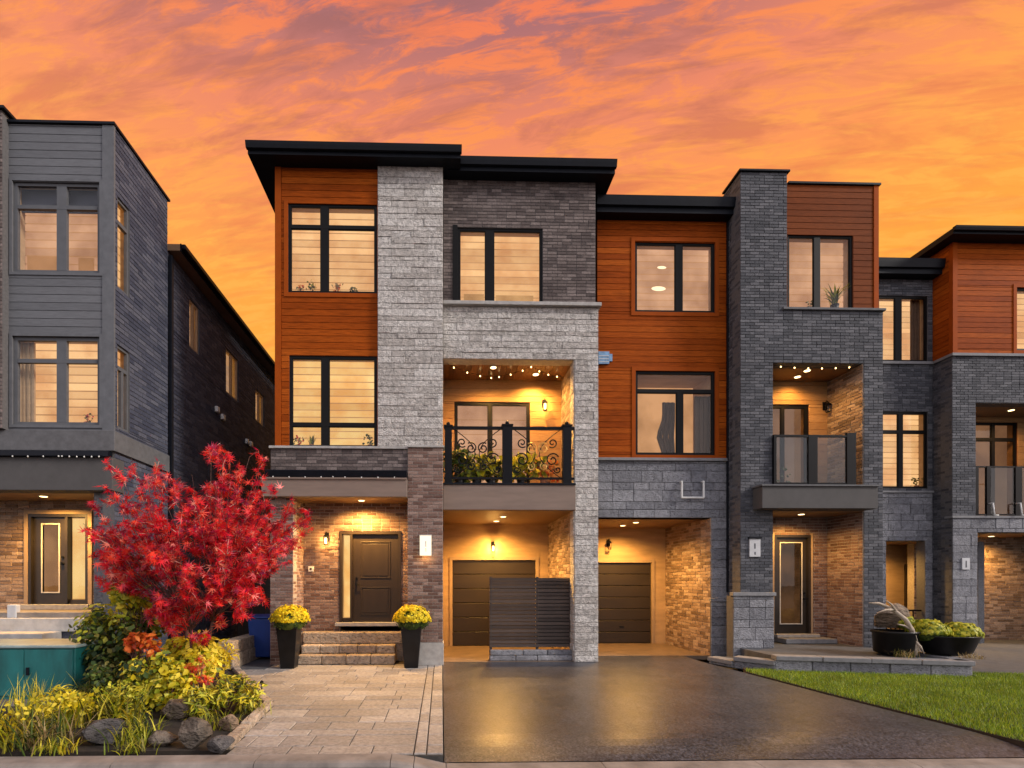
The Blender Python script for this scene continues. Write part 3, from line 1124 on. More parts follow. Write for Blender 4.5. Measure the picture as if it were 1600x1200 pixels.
# edging stones between the bed and the paving
for (ya, xa), (yb, xb) in zip(PAVE_EDGE[:-1], PAVE_EDGE[1:-1]):
    L = math.hypot(yb - ya, xb - xa)
    n = max(1, round(L / 0.42))
    ang = math.atan2(yb - ya, xb - xa)
    for i in range(n):
        f = (i + 0.5) / n
        if ya + (yb - ya) * f < 5.85:
            continue
        m = MB().box(-L / n / 2 + 0.008, L / n / 2 - 0.008, -0.07, 0.07, -0.10, 0.075 + random.uniform(-0.008, 0.008))
        c = (xa + (xb - xa) * f - 0.055, ya + (yb - ya) * f, 0)
        m.build('edging_stone', 'stone_warm', pav, ang, c, bevel=0.018)

# ================================================================== main house (stone column, orange cladding)
hA = empty('townhouse', (-2.0, 12.1, 0), 'three-storey townhouse with tall pale stone column and lit front balcony', 'house', 'row of townhouses')
YA, YC, YB, YS, YP = 12.10, 12.00, 12.35, 12.25, 12.90
xL, xc0, xc1, xr = PX(430, YA), PX(590, YC), PX(692, YC), PX(935, YS)
x898 = PX(898, YS)
zl = PZ(700, 510, YA)                      # top of the first-floor ledge
zs1 = PZ(243, 550, 11.72)
zs2 = PZ(268, 830, 12.05)
# brick first, so that the pieces that show largest are single objects
zbm = PZ(776, 520, 11.75)                  # underside of the porch beam
dr = rect(551, 835, 622, 972, YP)
sl = rect(535, 835, 549, 972, YP)
zsill = dr[2]
xpl, xpr = PX(422, 12.0), PX(637, 11.9)
xpin = PX(458, 12.0)
pier_x1 = PX(692, 11.9)
zpb = PZ(1004, 665, 11.9)
surface(hA, FRONT(11.9), xpr, pier_x1, zpb, zl - 0.03, 'brick_brown', single=150, thick=0.4)
surface(hA, FRONT(YP), xpin - 0.3, xpr + 0.3, 0.0, zbm + 0.05, 'brick_brown', [(sl[0] - 0.07, dr[1] + 0.07, -1, dr[3] + 0.07)], single=150, thick=0.2)
surface(hA, FRONT(12.0), xpl, xpin, 0.0, zbm + 0.02, 'brick_brown', thick=0.3)
surface(hA, FACE_RIGHT(xpin), 12.012, YP + 0.012, 0.0, zbm + 0.02, 'brick_brown', thick=0.2)
part('pier_base', 'ledge_stone', hA, (xpr - 0.02, pier_x1 + 0.02, 11.87, 12.3, 0, zpb - 0.002), bevel=0.01)
# first-floor brick band, ledge, black gutter and stucco beam over the porch
xlb = PX(420, 11.92)
surface(hA, FRONT(11.95), xlb + 0.03, xpr, PZ(740, 520, 11.95), zl - 0.06, 'brick_umber', thick=0.3)
part('ledge', 'ledge_stone', hA, (xlb, xpr + 0.003, 11.90, 12.15, zl - 0.06, zl), bevel=0.01)
part('ledge', 'ledge_stone', hA, (xpr + 0.005, pier_x1 + 0.03, 11.86, 12.15, zl - 0.03, zl + 0.02), bevel=0.01)
zbt = PZ(747, 520, 11.75)
g = MB().prism_x([(11.86, zbt + 0.02), (11.74, zbt + 0.02), (11.70, zbt + 0.16), (11.72, zbt + 0.18), (11.86, zbt + 0.18)], xlb - 0.02, xpr - 0.01)
g.build('gutter', 'metal_black', hA)
xbl = PX(408, 11.75)
part('porch_beam', 'stucco_taupe', hA, (xbl, xpr - 0.004, 11.75, 11.99, zbm, zbt), bevel=0.012)
part('porch_beam_cap', 'stucco_taupe', hA, (xbl - 0.02, xpr - 0.006, 11.72, 11.74, zbt - 0.03, zbt + 0.012), bevel=0.006)
part('porch_ceiling', 'soffit_brown', hA, (xbl + 0.02, xpr + 0.1, 11.99, YP + 0.1, zbm + 0.02, zbm + 0.1))
part('side_beam', 'stucco_taupe', hA, (xbl, xpl - 0.003, 11.99, 14.5, zbm, zbt))
# orange bay
w1 = rect(450, 318, 589, 458, YA)
w2 = rect(452, 556, 589, 697, YA)
w2 = (w2[0], w2[1], zl + 0.01, w2[3])
surface(hA, FRONT(YA), xL + 0.14, xc0 + 0.02, zl, zs1 + 0.02, 'plank_orange', [w1, w2], single=90)
part('corner_board', 'trim_orange', hA, (xL, xL + 0.138, YA - 0.022, YA + 0.2, zl, zs1))
surface(hA, FACE_LEFT(xL), -14.6, -(YA + 0.2), zl, zs1, 'plank_orange', thick=0.2)
window(hA, FRONT(YA), *w1, [(0.24, [0.40, 0.60]), (0.76, [0.40, 0.60])], 'blind_warm', mull=0.17)
window(hA, FRONT(YA), *w2, [(0.76, [0.40, 0.60]), (0.24, [0.40, 0.60])], 'blind_gold', mull=0.17)
part('casing', 'trim_orange', hA, (w1[0] - 0.09, w1[0] - 0.003, YA - 0.02, YA + 0.02, w1[2] - 0.10, w1[3] + 0.06), (w1[0] - 0.003, w1[1], YA - 0.02, YA + 0.02, w1[2] - 0.10, w1[2] - 0.003))
# stone column and the stone arch over balcony and garage
surface(hA, FRONT(YC), xc0, xc1, zl + 0.02, zs1 + 0.01, 'stone_light', thick=0.45, single=160)
zled = PZ(472, 815, 12.2)
zop = PZ(561, 795, YS)
surface(hA, FRONT(YS), xc1 + 0.004, xr, 0.0, zled - 0.09, 'stone_light', [(-9, x898, -1, zop)], thick=0.35, single=140)
part('ledge', 'ledge_stone', hA, (xc1 + 0.004, xr + 0.05, 12.15, 12.45, zled - 0.088, zled), bevel=0.01)
w3 = rect(715, 356, 848, 470, YB)
w3 = (w3[0], w3[1], zled + 0.01, w3[3])
surface(hA, FRONT(YB), xc1 + 0.01, xr - 0.04, zled, zs2 + 0.02, 'brick_umber', [w3], thick=0.3, single=0)
window(hA, FRONT(YB), *w3, [(1, [0.37, 0.63])], 'blind_warm', mull=0.20)
part('glowing_headboard', 'room_warm', hA, (w3[0] + 0.16, w3[0] + 0.66, YB + 0.26, YB + 0.29, w3[2] + 0.02, w3[2] + 0.40), bevel=0.01)  # both headboards emit by themselves; the room's lamplight is put into their colour
part('glowing_headboard', 'room_warm', hA, (w3[0] + 0.95, w3[1] - 0.18, YB + 0.26, YB + 0.29, w3[2] + 0.02, w3[2] + 0.38), bevel=0.01)
part('casing', 'frame_black', hA, (w3[0] - 0.12, w3[0] - 0.002, YB - 0.025, YB + 0.02, w3[2], w3[3] + 0.04))
part('side_wall', 'brick_umber', hA, (xr - 0.34, xr - 0.045, YB + 0.3, 14.0, zop, zs2))
# roofs
eave(hA, PX(387, 11.72), PX(720, 11.72), 11.72, 15.5, zs1, PZ(229, 550, 11.72) - zs1)
eave(hA, PX(700, 12.05), PX(961, 12.05), 12.05, 15.0, zs2, PZ(252, 830, 12.05) - zs2)
# body behind the facade
part('body_wall', 'stucco_dark', hA, (xL + 0.01, xL + 0.2, 14.6, 24, 0, zs1), (xr - 0.3, xr - 0.1, 15.5, 24, 0, zs2), (xL + 0.2, xr - 0.3, 23.8, 24, 0, zs1))
part('flat_roof', 'roof_felt', hA, (xL + 0.01, xr - 0.1, 15.5, 24, zs2 - 0.02, zs2 + 0.2))

# --- balcony recess
YBK = 13.6
zbf = PZ(756, 795, 12.2)       # balcony floor edge
zbb = PZ(797, 795, 12.2)       # underside of the slab
surface(hA, FACE_LEFT(x898 - 0.014), -YBK, -(YS + 0.35), zbf, zop, 'brick_tan', thick=0.2)
surface(hA, FACE_LEFT(x898 - 0.022), -(YS + 0.35), -(YS + 0.022), zbf, zop, 'stone_light', thick=0.1, single=20)
part('side_wall', 'stucco_tan', hA, (xc1 - 0.2, xc1 + 0.006, YS + 0.2, YBK, zbf, zop))
bd = rect(710, 628, 828, 752, YBK)
bd = (bd[0], bd[1], zbf + 0.04, bd[3])
surface(hA, FRONT(YBK), xc1 - 0.2, x898 + 0.2, zbf, zop + 0.1, 'plank_tan', [bd], single=40)
window(hA, FRONT(YBK), *bd, [(1, [0.47, 0.53])], 'blind_pink', mull=0.10, bar=0.07, band=0.4)
part('balcony_ceiling', 'soffit_brown', hA, (xc1 - 0.1, x898 + 0.1, YS + 0.35, YBK + 0.1, zop + 0.05, zop + 0.12))
slabs_flat(hA, 'ceiling_board', 'plank_cedar', xc1, x898, YS + 0.02, YBK - 0.01, zop + 0.012, zop + 0.045, 22)
part('balcony_floor', 'stucco_taupe', hA, (xc1 + 0.008, x898 - 0.004, 12.3, YBK + 0.2, zbb + 0.02, zbf))
part('balcony_beam', 'stucco_taupe', hA, (xc1 + 0.006, x898 - 0.003, 12.16, 12.298, zbb, zbf - 0.03), bevel=0.01)
part('balcony_edge', 'metal_black', hA, (xc1 + 0.006, x898 - 0.003, 12.13, 12.30, zbf - 0.028, zbf + 0.012))
for bx, by in ((770, 577), (840, 585)):
    X_ = PX(bx, 12.9)
    pot_light(hA, X_, 12.75 if bx < 800 else 13.15, zop + 0.01, 20)
sconce(hA, PX(850, YBK), YBK, PZ(637, 850, YBK), 5)

# --- garage recess
YG = 15.3
surface(hA, FACE_LEFT(x898 - 0.014), -YG, -(YS + 0.36), 0.0, zbb + 0.02, 'brick_tan', thick=0.2, single=0)
surface(hA, FACE_LEFT(x898 - 0.022), -(YS + 0.36), -(YS + 0.022), 0.0, zbb + 0.02, 'stone_light', thick=0.1, single=20)
part('side_wall', 'stucco_tan', hA, (xc1 - 0.3, xc1 + 0.0, 12.3, YG, 0, zbb + 0.02))
gd = rect(707, 875, 837, 1008, YG)
gd = (gd[0], gd[1], 0.01, gd[3])
m = MB()
for a, b, c, d in cells_minus(xc1 - 0.3, x898 + 0.2, 0, zbb + 0.1, [(gd[0] - 0.09, gd[1] + 0.09, -1, gd[3] + 0.09)]):
    m.box(a, b, YG, YG + 0.2, c, d)
m.build('garage_wall', 'stucco_tan', hA)
garage_door(hA, *gd, YG)
part('garage_ceiling', 'soffit_brown', hA, (xc1 - 0.2, x898 + 0.15, 12.30, YG + 0.1, zbb - 0.0, zbb + 0.018))
part('garage_floor', 'garage_floor', hA, (xc1 - 0.1, x898 + 0.1, 12.32, YG + 0.1, -0.1, 0.006))
pot_light(hA, PX(787, 13.3), 13.4, zbb, 36)
pot_light(hA, PX(776, 14.3), 14.4, zbb, 30)
sconce(hA, PX(770, YG), YG, PZ(857, 770, YG), 9)

# --- front door, landing and steps
front_door(hA, *dr[:2], zsill, dr[3], YP, side=(sl[0], sl[1]))
part('door_sill', 'ledge_stone', hA, (sl[0] - 0.16, dr[1] + 0.12, YP - 0.16, YP + 0.1, zsill - 0.09, zsill - 0.002), bevel=0.008)
pot_light(hA, PX(566, 12.5), 12.38, zbm + 0.02, 42)
sconce(hA, PX(511, YP), YP, PZ(845, 511, YP), 7)
# lit number lamp on the brick pier
nl = rect(656, 837, 674, 868, 11.85)
nlo = part('number_lamp', 'lamp_white', hA, (nl[0], nl[1], 11.835, 11.88, nl[2], nl[3]), bevel=0.006)
part('lamp_cap', 'frame_white', nlo, (nl[0] - 0.012, nl[1] + 0.012, 11.825, 11.895, nl[3] + 0.001, nl[3] + 0.02))
part('mark', 'plaque_white', nlo, ((nl[0] + nl[1]) / 2 - 0.012, (nl[0] + nl[1]) / 2 + 0.018, 11.832, 11.834, nl[2] + 0.2, nl[2] + 0.33), ((nl[0] + nl[1]) / 2 - 0.012, (nl[0] + nl[1]) / 2 + 0.018, 11.832, 11.834, nl[2] + 0.09, nl[2] + 0.17))
lamp_at('lamp', nlo, ((nl[0] + nl[1]) / 2, 11.74, nl[2] - 0.02), 5, r=0.08)
db = rect(482, 885, 490, 893, YP)
dbo = part('doorbell', 'white_paint', hA, (db[0], db[1], YP - 0.03, YP + 0.01, db[2], db[3]), bevel=0.006)
part('button', 'frame_black', dbo, ((db[0] + db[1]) / 2 - 0.025, (db[0] + db[1]) / 2 + 0.025, YP - 0.034, YP - 0.031, (db[2] + db[3]) / 2 - 0.025, (db[2] + db[3]) / 2 + 0.025))
xs0, xs1 = PX(468, 12.2), PX(618, 12.2)
zst = [0.0, 0.22, 0.42, 0.70]
part('landing', 'stone_warm', hA, (xpin + 0.02, xpr + 0.1, 12.56, YP - 0.004, 0.0, 0.695))
for i, (yf, inset) in enumerate(((11.98, 0.0), (12.25, 0.02), (12.52, -0.02))):
    a, b = xs0 + inset, xs1 - inset + (0.16 if i == 2 else 0)
    n = (4, 5, 1)[i]
    for k in range(n):
        p, q = a + (b - a) * k / n, a + (b - a) * (k + 1) / n
        part('step_stone', 'stone_warm', hA, (p + 0.004, q - 0.004, yf + random.uniform(-0.012, 0.006), yf + 0.6, zst[i] + 0.006, zst[i + 1]), bevel=0.025)

# --- ornamental balcony railing
YR = 12.27
RZ0, RZ1 = zbf + 0.02, PZ(667, 795, YR)
rail = MB()
rail.box(PX(694, YR), PX(897, YR), YR - 0.03, YR + 0.03, RZ1 - 0.07, RZ1)
rl = rail.build('balcony_railing', 'iron_black', hA)
part('bottom_rail', 'iron_black', rl, (PX(694, YR), PX(897, YR), YR - 0.02, YR + 0.02, RZ0 + 0.10, RZ0 + 0.15))
for a, b, top in ((695, 706, 0.0), (785, 800, 0.03), (879, 892, 0.03)):
    xa, xb = PX(a, YR), PX(b, YR)
    m = MB()
    m.box(xa, xb, YR - 0.06, YR + 0.06, zbf, RZ1 + top - 0.02)
    m.box(xa - 0.02, xb + 0.02, YR - 0.08, YR + 0.08, RZ1 + top - 0.02, RZ1 + top + 0.02)
    m.sphere(((xa + xb) / 2, YR, RZ1 + top + 0.06), 0.05, 10, 6)
    m.build('post', 'iron_black', rl)


def scroll(cx, cz, r, turns, ph, sgn=1, n=26):
    pts = []
    for i in range(n):
        f = i / (n - 1)
        a = ph + sgn * f * turns * 2 * math.pi
        rr = r * (1 - 0.8 * f)
        pts.append((cx + rr * math.cos(a), YR, cz + rr * math.sin(a)))
    return pts


hgt = RZ1 - RZ0
for x0_, x1_ in ((PX(706, YR), PX(785, YR)), (PX(800, YR), PX(879, YR))):
    W = x1_ - x0_
    mid = (x0_ + x1_) / 2
    for s_ in (-1, 1):
        for cxo, czo, r_, t_, ph in ((0.30, 0.42, 0.17, 1.4, 0.5), (0.30, 0.72, 0.12, 1.3, 4.0), (0.13, 0.30, 0.10, 1.3, 2.0), (0.12, 0.62, 0.14, 1.5, 1.0), (0.40, 0.25, 0.09, 1.2, 3.0)):
            m = MB().tube(scroll(mid + s_ * cxo * W, RZ0 + czo * hgt, r_, t_, ph if s_ > 0 else math.pi - ph, s_), 0.017, 5)
            m.build('scroll', 'brass' if x0_ > 1.2 and r_ in (0.14, 0.10) else 'iron_black', rl)
    m = MB()
    for s_ in (-1, 1):
        m.tube([(mid + s_ * W * (0.46 - 0.42 * math.sin(f * math.pi)), YR, RZ0 + 0.14 + f * (hgt - 0.2)) for f in [i / 12 for i in range(13)]], 0.011, 5)
    m.build('bow', 'iron_black', rl)

# ================================================================== second house (orange cladding, charcoal brick tower)
hB = empty('townhouse', (6.0, 13.1, 0), 'three-storey townhouse with dark brick tower beside orange cladding', 'house', 'row of townhouses')
YM, YT, YTO = 13.10, 12.50, 13.70
bx0, bx1 = PX(933, YM), PX(1140, YM)
zmL = PZ(716, 1035, YM)
zms = PZ(332, 1035, 12.8)
xt0, xtm, xt1 = PX(1157, YT), PX(1230, YT), PX(1380, YT)
ztop = PZ(266, 1193, YT)
zsl = PZ(482, 1300, YT)
zto = PZ(284, 1300, YT)
oU = rect(1208, 567, 1350, 757, YT)
oL = rect(1208, 798, 1350, 1010, YT)
ztf = PZ(757, 1280, 12.1)
ztb = PZ(794, 1280, 12.1)
zter = 0.33
# tower brick face
surface(hB, FRONT(YT), xt0, xt1, 0.0, zsl - 0.06, 'brick_charcoal', [(oU[0], oU[1], ztb, oU[3]), (oL[0], oL[1], -1, ztb)], thick=0.35, single=0)
surface(hB, FRONT(YT), xt0, xtm, zsl - 0.06, ztop - 0.05, 'brick_charcoal', thick=0.4, single=300)
surface(hB, FACE_LEFT(xt0), -(YM + 0.6), -(YT + 0.013), 0.0, ztop - 0.05, 'brick_charcoal', thick=0.3)
part('parapet_cap', 'metal_black', hB, (xt0 - 0.05, xtm + 0.05, YT - 0.05, YT + 0.75, ztop - 0.05, ztop), bevel=0.008)
part('tower_side', 'brick_charcoal', hB, (xtm - 0.02, xtm + 0.002, YT + 0.4, YT + 0.7, zsl, ztop - 0.052))
# rust cladding beside the tower
wt = rect(1230, 366, 1333, 476, YT + 0.06)
wt = (wt[0] + 0.01, wt[1], zsl + 0.004, wt[3])
xto1 = PX(1372, YT + 0.06)
surface(hB, FRONT(YT + 0.06), xtm + 0.004, xto1 - 0.12, zsl, zto - 0.04, 'plank_rust', [wt], single=40)
part('corner_board', 'trim_orange', hB, (xto1 - 0.118, xto1, YT + 0.04, YT + 0.3, zsl, zto - 0.04))
part('side_wall', 'plank_rust', hB, (xto1 - 0.2, xto1 - 0.002, YT + 0.3, 18, zsl, zto - 0.04))
part('parapet_cap', 'metal_black', hB, (xtm + 0.052, xto1 + 0.04, YT + 0.01, YT + 0.5, zto - 0.038, zto + 0.01))
part('ledge', 'ledge_dark', hB, (PX(1222, YT), xt1 + 0.03, YT - 0.06, YT + 0.4, zsl - 0.06, zsl), bevel=0.01)
window(hB, FRONT(YT + 0.06), *wt, [(1, [0.46, 0.54])], 'blind_pink', mull=0.15)
# orange middle facade
v1 = rect(992, 378, 1117, 488, YM)
v2 = rect(993, 580, 1117, 711, YM)
surface(hB, FRONT(YM), bx0, bx1 + 0.25, zmL, zms + 0.02, 'plank_orange', [v1, (v2[0], v2[1], v2[2], v2[3])], single=110)
window(hB, FRONT(YM), *v1, [(1, [0.56, 0.44])], 'blind_pink', mull=0.18, casing=('trim_orange', 0.10))
window(hB, FRONT(YM), *v2, [(0.22, [1]), (0.78, [0.57, 0.43])], None, mull=0.16, depth=0.9, casing=('trim_orange', 0.10))
# the room behind the lower middle window: lit wall, dark curtain and cupboard
lr = MB().box(v2[0] - 0.3, v2[1] + 0.3, YM + 1.2, YM + 1.22, v2[2] - 0.3, v2[3] + 0.3).build('lit_room', 'room_peach', hB)
part('curtain', 'curtain_brown', hB, *[(v2[1] - 0.42 + 0.06 * k, v2[1] - 0.37 + 0.06 * k, YM + 0.20 + 0.02 * (k % 2), YM + 0.26 + 0.02 * (k % 2), v2[2], v2[2] + 1.60) for k in range(7)])
m = MB()
for k in range(6):
    m.tube([(v2[0] + 0.92 + 0.055 * k - 0.16 * max(0, 1 - abs(f - 0.42) / 0.30) * (1 - k / 6), YM + 0.42 + 0.03 * (k % 2), v2[2] - 0.05 + f * 1.55) for f in [i / 10 for i in range(11)]], 0.045, 6)
m.build('drape', 'curtain_brown', hB, smooth=True)
part('chair_back', 'curtain_brown', hB, (v2[0] + 0.04, v2[0] + 0.20, YM + 0.5, YM + 0.6, v2[2] - 0.1, v2[2] + 0.42), bevel=0.03)
part('room_reveal', 'stucco_tan', hB, (v2[0] - 0.32, v2[0] - 0.02, YM + 0.25, YM + 1.2, v2[2] - 0.3, v2[3] + 0.3), (v2[1] + 0.02, v2[1] + 0.3, YM + 0.25, YM + 1.2, v2[2] - 0.3, v2[3] + 0.3),
     (v2[0] - 0.02, v2[1] + 0.02, YM + 0.25, YM + 1.2, v2[3] + 0.02, v2[3] + 0.3), (v2[0] - 0.02, v2[1] + 0.02, YM + 0.25, YM + 1.2, v2[2] - 0.3, v2[2] - 0.02))
# ceiling lamps glimpsed through the upper middle blind
for px_, py_, r_ in ((1029, 451, 0.19), (1034, 418, 0.12)):
    X_, Z_ = on_plane(px_, py_, YM + 0.26)
    MB().sphere((X_, YM + 0.26, Z_), r_, 14, 8, (1, 0.1, 0.32)).build('ceiling_lamp', 'room_lamp', hB, smooth=True)
eave(hB, bx0 - 0.1, PX(1138, 12.8) + 0.15, 12.8, 16.0, zms, PZ(311, 1035, 12.8) - zms)
downspout(hB, PX(1139, YM) - 0.03, YM - 0.01, PZ(925, 1140, YM), zms - 0.02, 0.10)
# grey stone storey below
xg1 = PX(1112, YM)
zgt = PZ(809, 1025, YM)
part('ledge', 'ledge_grey', hB, (bx0, bx1 + 0.2, YM - 0.07, YM + 0.2, zmL - 0.075, zmL), bevel=0.01)
surface(hB, FRONT(YM), bx0, bx1 + 0.2, 0.0, zmL - 0.075, 'stone_grey', [(bx0 - 1, xg1, -1, zgt)], thick=0.35, single=200)
# stone buttress wall in front of the tower
fb = [(1112, 938), (1150, 922), (1207, 920)]
xf0, xf1 = PX(1112, YT - 0.03), PX(1207, YT - 0.03)
zf = PZ(931, 1180, YT)
surface(hB, FRONT(YT - 0.10), PX(1146, YT - 0.1), xf1, 0.0, zf, 'stone_grey', thick=0.3, single=40)
surface(hB, FRONT(YM - 0.06), PX(1111, YM - 0.06), PX(1152, YM - 0.06), 0.0, zf - 0.16, 'stone_grey', thick=0.05, single=20)
part('buttress_cap', 'ledge_grey', hB, (PX(1146, YT - 0.1) - 0.03, xf1 + 0.03, YT - 0.14, YT + 0.02, zf, zf + 0.09), bevel=0.012)
m = MB()
xa_, xb_ = PX(1111, YM - 0.06) - 0.02, PX(1150, YM - 0.06)
m.v = [(xa_, YM - 0.10, zf - 0.158), (xb_, YM - 0.10, zf - 0.158), (xb_, YM - 0.10, zf + 0.02), (xa_, YM - 0.10, zf - 0.09), (xa_, YM - 0.003, zf - 0.158), (xb_, YM - 0.003, zf - 0.158), (xb_, YM - 0.003, zf + 0.02), (xa_, YM - 0.003, zf - 0.09)]
m.f = [(0, 1, 2, 3), (7, 6, 5, 4), (0, 4, 5, 1), (1, 5, 6, 2), (2, 6, 7, 3), (3, 7, 4, 0)]
m.build('buttress_cap', 'stone_grey', hB)
# garage recess of the second house
YGB = 15.8
surface(hB, FACE_LEFT(xg1 - 0.022), -YGB, -(YM + 0.02), 0.0, zgt, 'brick_tan', thick=0.2, single=0)
gb = rect(926, 879, 1018, 1005, YGB)
gb = (PX(938, YGB) - 0.25, gb[1], 0.01, gb[3])
m = MB()
for a, b, c, d in cells_minus(bx0 - 0.2, xg1 + 0.2, 0, zgt + 0.2, [(gb[0] - 0.09, gb[1] + 0.09, -1, gb[3] + 0.09)]):
    m.box(a, b, YGB, YGB + 0.2, c, d)
m.build('garage_wall', 'stucco_tan', hB)
garage_door(hB, *gb, YGB, 7)
part('garage_ceiling', 'soffit_brown', hB, (bx0 - 0.1, xg1 + 0.1, YM + 0.02, YGB + 0.1, zgt, zgt + 0.1))
part('side_wall', 'stucco_tan', hB, (bx0 - 0.15, bx0 + 0.0, YM + 0.02, YGB, 0, zgt))
part('garage_floor', 'garage_floor', hB, (bx0 - 0.05, xg1 + 0.1, YM + 0.12, YGB + 0.1, -0.1, 0.006))
pot_light(hB, PX(998, 13.9), 14.1, zgt, 26)
pot_light(hB, PX(975, 14.8), 14.9, zgt, 22)
sconce(hB, PX(950, YGB), YGB, PZ(853, 950, YGB), 3, lit=False)
# white bracket on the stone band, blue plaque by the cladding edge, number plaque
ub = [on_plane(a, b, YM - 0.05) for a, b in ((1064, 753), (1064, 778), (1098, 778), (1098, 753))]
p = [(ub[0][0], YM + 0.01, ub[0][1]), (ub[0][0], YM - 0.10, ub[0][1]), (ub[1][0], YM - 0.10, ub[1][1]), (ub[2][0], YM - 0.10, ub[2][1]), (ub[3][0], YM - 0.10, ub[3][1]), (ub[3][0], YM + 0.01, ub[3][1])]
m = MB()
for a_, b_ in zip(p, p[1:]):
    m.tube([a_, b_], 0.026, 8)
m.build('wall_bracket', 'white_paint', hB)
sb = rect(934, 549, 957, 570, YM - 0.06)
m = MB()
m.box(sb[0] + 0.02, sb[1] - 0.08, YM - 0.06, YM - 0.015, sb[2] + 0.03, sb[3])
m.box(sb[1] - 0.08, sb[1], YM - 0.055, YM - 0.015, sb[2] + 0.10, sb[3] - 0.06)
sg = m.build('wall_plaque', 'sign_blue', hB)
for k in range(3):
    part('stripe', 'plaque_white', sg, (sb[0] + 0.03, sb[1] - 0.09, YM - 0.064, YM - 0.061, sb[2] + 0.07 + 0.075 * k, sb[2] + 0.09 + 0.075 * k))
npq = rect(1170, 842, 1187, 870, YT)
no = part('number_plaque', 'plaque_white', hB, (npq[0], npq[1], YT - 0.035, YT + 0.0, npq[2], npq[3]), bevel=0.004)
cxq = (npq[0] + npq[1]) / 2
part('mark', 'frame_grey', no, (cxq - 0.02, cxq + 0.012, YT - 0.038, YT - 0.036, npq[2] + 0.2, npq[2] + 0.33), (cxq - 0.016, cxq + 0.016, YT - 0.038, YT - 0.036, npq[2] + 0.05, npq[2] + 0.12))
part('plaque_hood', 'metal_black', no, (npq[0] - 0.02, npq[1] + 0.02, YT - 0.06, YT, npq[3] + 0.002, npq[3] + 0.05))
# tower balcony
surface(hB, FACE_LEFT(oU[1] - 0.022), -YTO, -(YT + 0.02), ztf, oU[3], 'brick_tan', thick=0.2)
surface(hB, FRONT(YTO), oU[0] - 0.3, oU[1] + 0.2, ztf, oU[3] + 0.1, 'plank_tan', [(rect(1205, 632, 1264, 760, YTO)[0] - 0.3, rect(1205, 632, 1264, 760, YTO)[1], -1, rect(1205, 632, 1264, 760, YTO)[3])], single=20)
bq = rect(1205, 632, 1264, 760, YTO)
window(hB, FRONT(YTO), bq[0] - 0.3, bq[1], ztf + 0.02, bq[3], [(1, [0.9, 1.0])], 'blind_dim', mull=0.08, bar=0.08, glass='glass_door', band=3)
part('balcony_ceiling', 'soffit_brown', hB, (oU[0] - 0.2, oU[1] + 0.1, YT + 0.35, YTO + 0.1, oU[3] + 0.005, oU[3] + 0.1))
pot_light(hB, PX(1259, 13.0), 12.95, oU[3], 8)
pot_light(hB, PX(1240, 13.5), 13.35, oU[3], 3)
part('side_wall', 'brick_charcoal', hB, (oU[0] - 0.25, oU[0] - 0.01, YT + 0.36, YTO, 0, oU[3]))
sconce(hB, PX(1288, YTO), YTO, PZ(640, 1288, YTO), 3, lit=False)
xq0, xq1 = PX(1191, 12.12), PX(1372, 12.12)
part('balcony_slab', 'stucco_dark', hB, (xq0, xq1, 12.12, YT - 0.002, ztb, ztf - 0.04), (oU[0], oU[1], YT - 0.002, YTO + 0.1, ztb, ztf - 0.04), bevel=0.008)
part('slab_edge', 'ledge_dark', hB, (xq0 - 0.03, xq1 + 0.03, 12.08, YT - 0.003, ztf - 0.038, ztf))
YQ = 12.45
zq = PZ(680, 1270, YQ)
rb = part('balcony_railing', 'iron_black', hB, (oU[0] + 0.0, PX(1335, YQ), YQ - 0.03, YQ + 0.03, zq - 0.05, zq))
part('bottom_rail', 'iron_black', rb, (oU[0], PX(1335, YQ), YQ - 0.025, YQ + 0.025, ztf + 0.06, ztf + 0.11))
for a, b in ((1208, 1212), (1262, 1276), (1322, 1336)):
    part('post', 'iron_black', rb, (PX(a, YQ), PX(b, YQ), YQ - 0.035, YQ + 0.035, ztf, zq + (0.06 if a == 1322 else 0.0)))
for a, b in ((1212, 1262), (1276, 1322)):
    part('glass_panel', 'glass_rail', rb, (PX(a, YQ) + 0.01, PX(b, YQ) - 0.01, YQ - 0.006, YQ + 0.006, ztf + 0.11, zq - 0.052))
# tower porch
surface(hB, FACE_LEFT(oL[1] - 0.022), -YTO, -(YT + 0.02), 0.0, ztb, 'brick_brown', thick=0.2, single=150)
dd = rect(1213, 840, 1262, 990, YTO)
surface(hB, FRONT(YTO), oL[0] - 0.3, oL[1] + 0.2, 0.0, ztb, 'brick_brown', [(dd[0] - 0.08, dd[1] + 0.08, -1, dd[3] + 0.08)], single=100)
front_door(hB, dd[0], dd[1], dd[2], dd[3], YTO, 'door_black', glass=(dd[0] + 0.12, dd[1] - 0.12, dd[2] + 0.25, dd[3] - 0.12), room='room_dim')
part('casing', 'casing_tan', hB, (dd[1] + 0.072, dd[1] + 0.13, YTO - 0.03, YTO + 0.02, dd[2], dd[3] + 0.12), (dd[0] - 0.13, dd[0] - 0.072, YTO - 0.03, YTO + 0.02, dd[2], dd[3] + 0.12))
part('door_sill', 'ledge_stone', hB, (dd[0] - 0.1, dd[1] + 0.2, YTO - 0.2, YTO + 0.1, dd[2] - 0.08, dd[2] - 0.003), bevel=0.008)
part('porch_step', 'ledge_grey', hB, (dd[0] - 0.1, dd[1] + 0.4, YTO - 0.55, YTO - 0.0, zter - 0.02, dd[2] - 0.085), bevel=0.015)
part('porch_ceiling', 'soffit_brown', hB, (oL[0] - 0.2, oL[1] + 0.15, YT + 0.004, YTO + 0.1, ztb - 0.02, ztb - 0.003))
pot_light(hB, PX(1252, 13.0), 13.0, ztb - 0.022, 15)
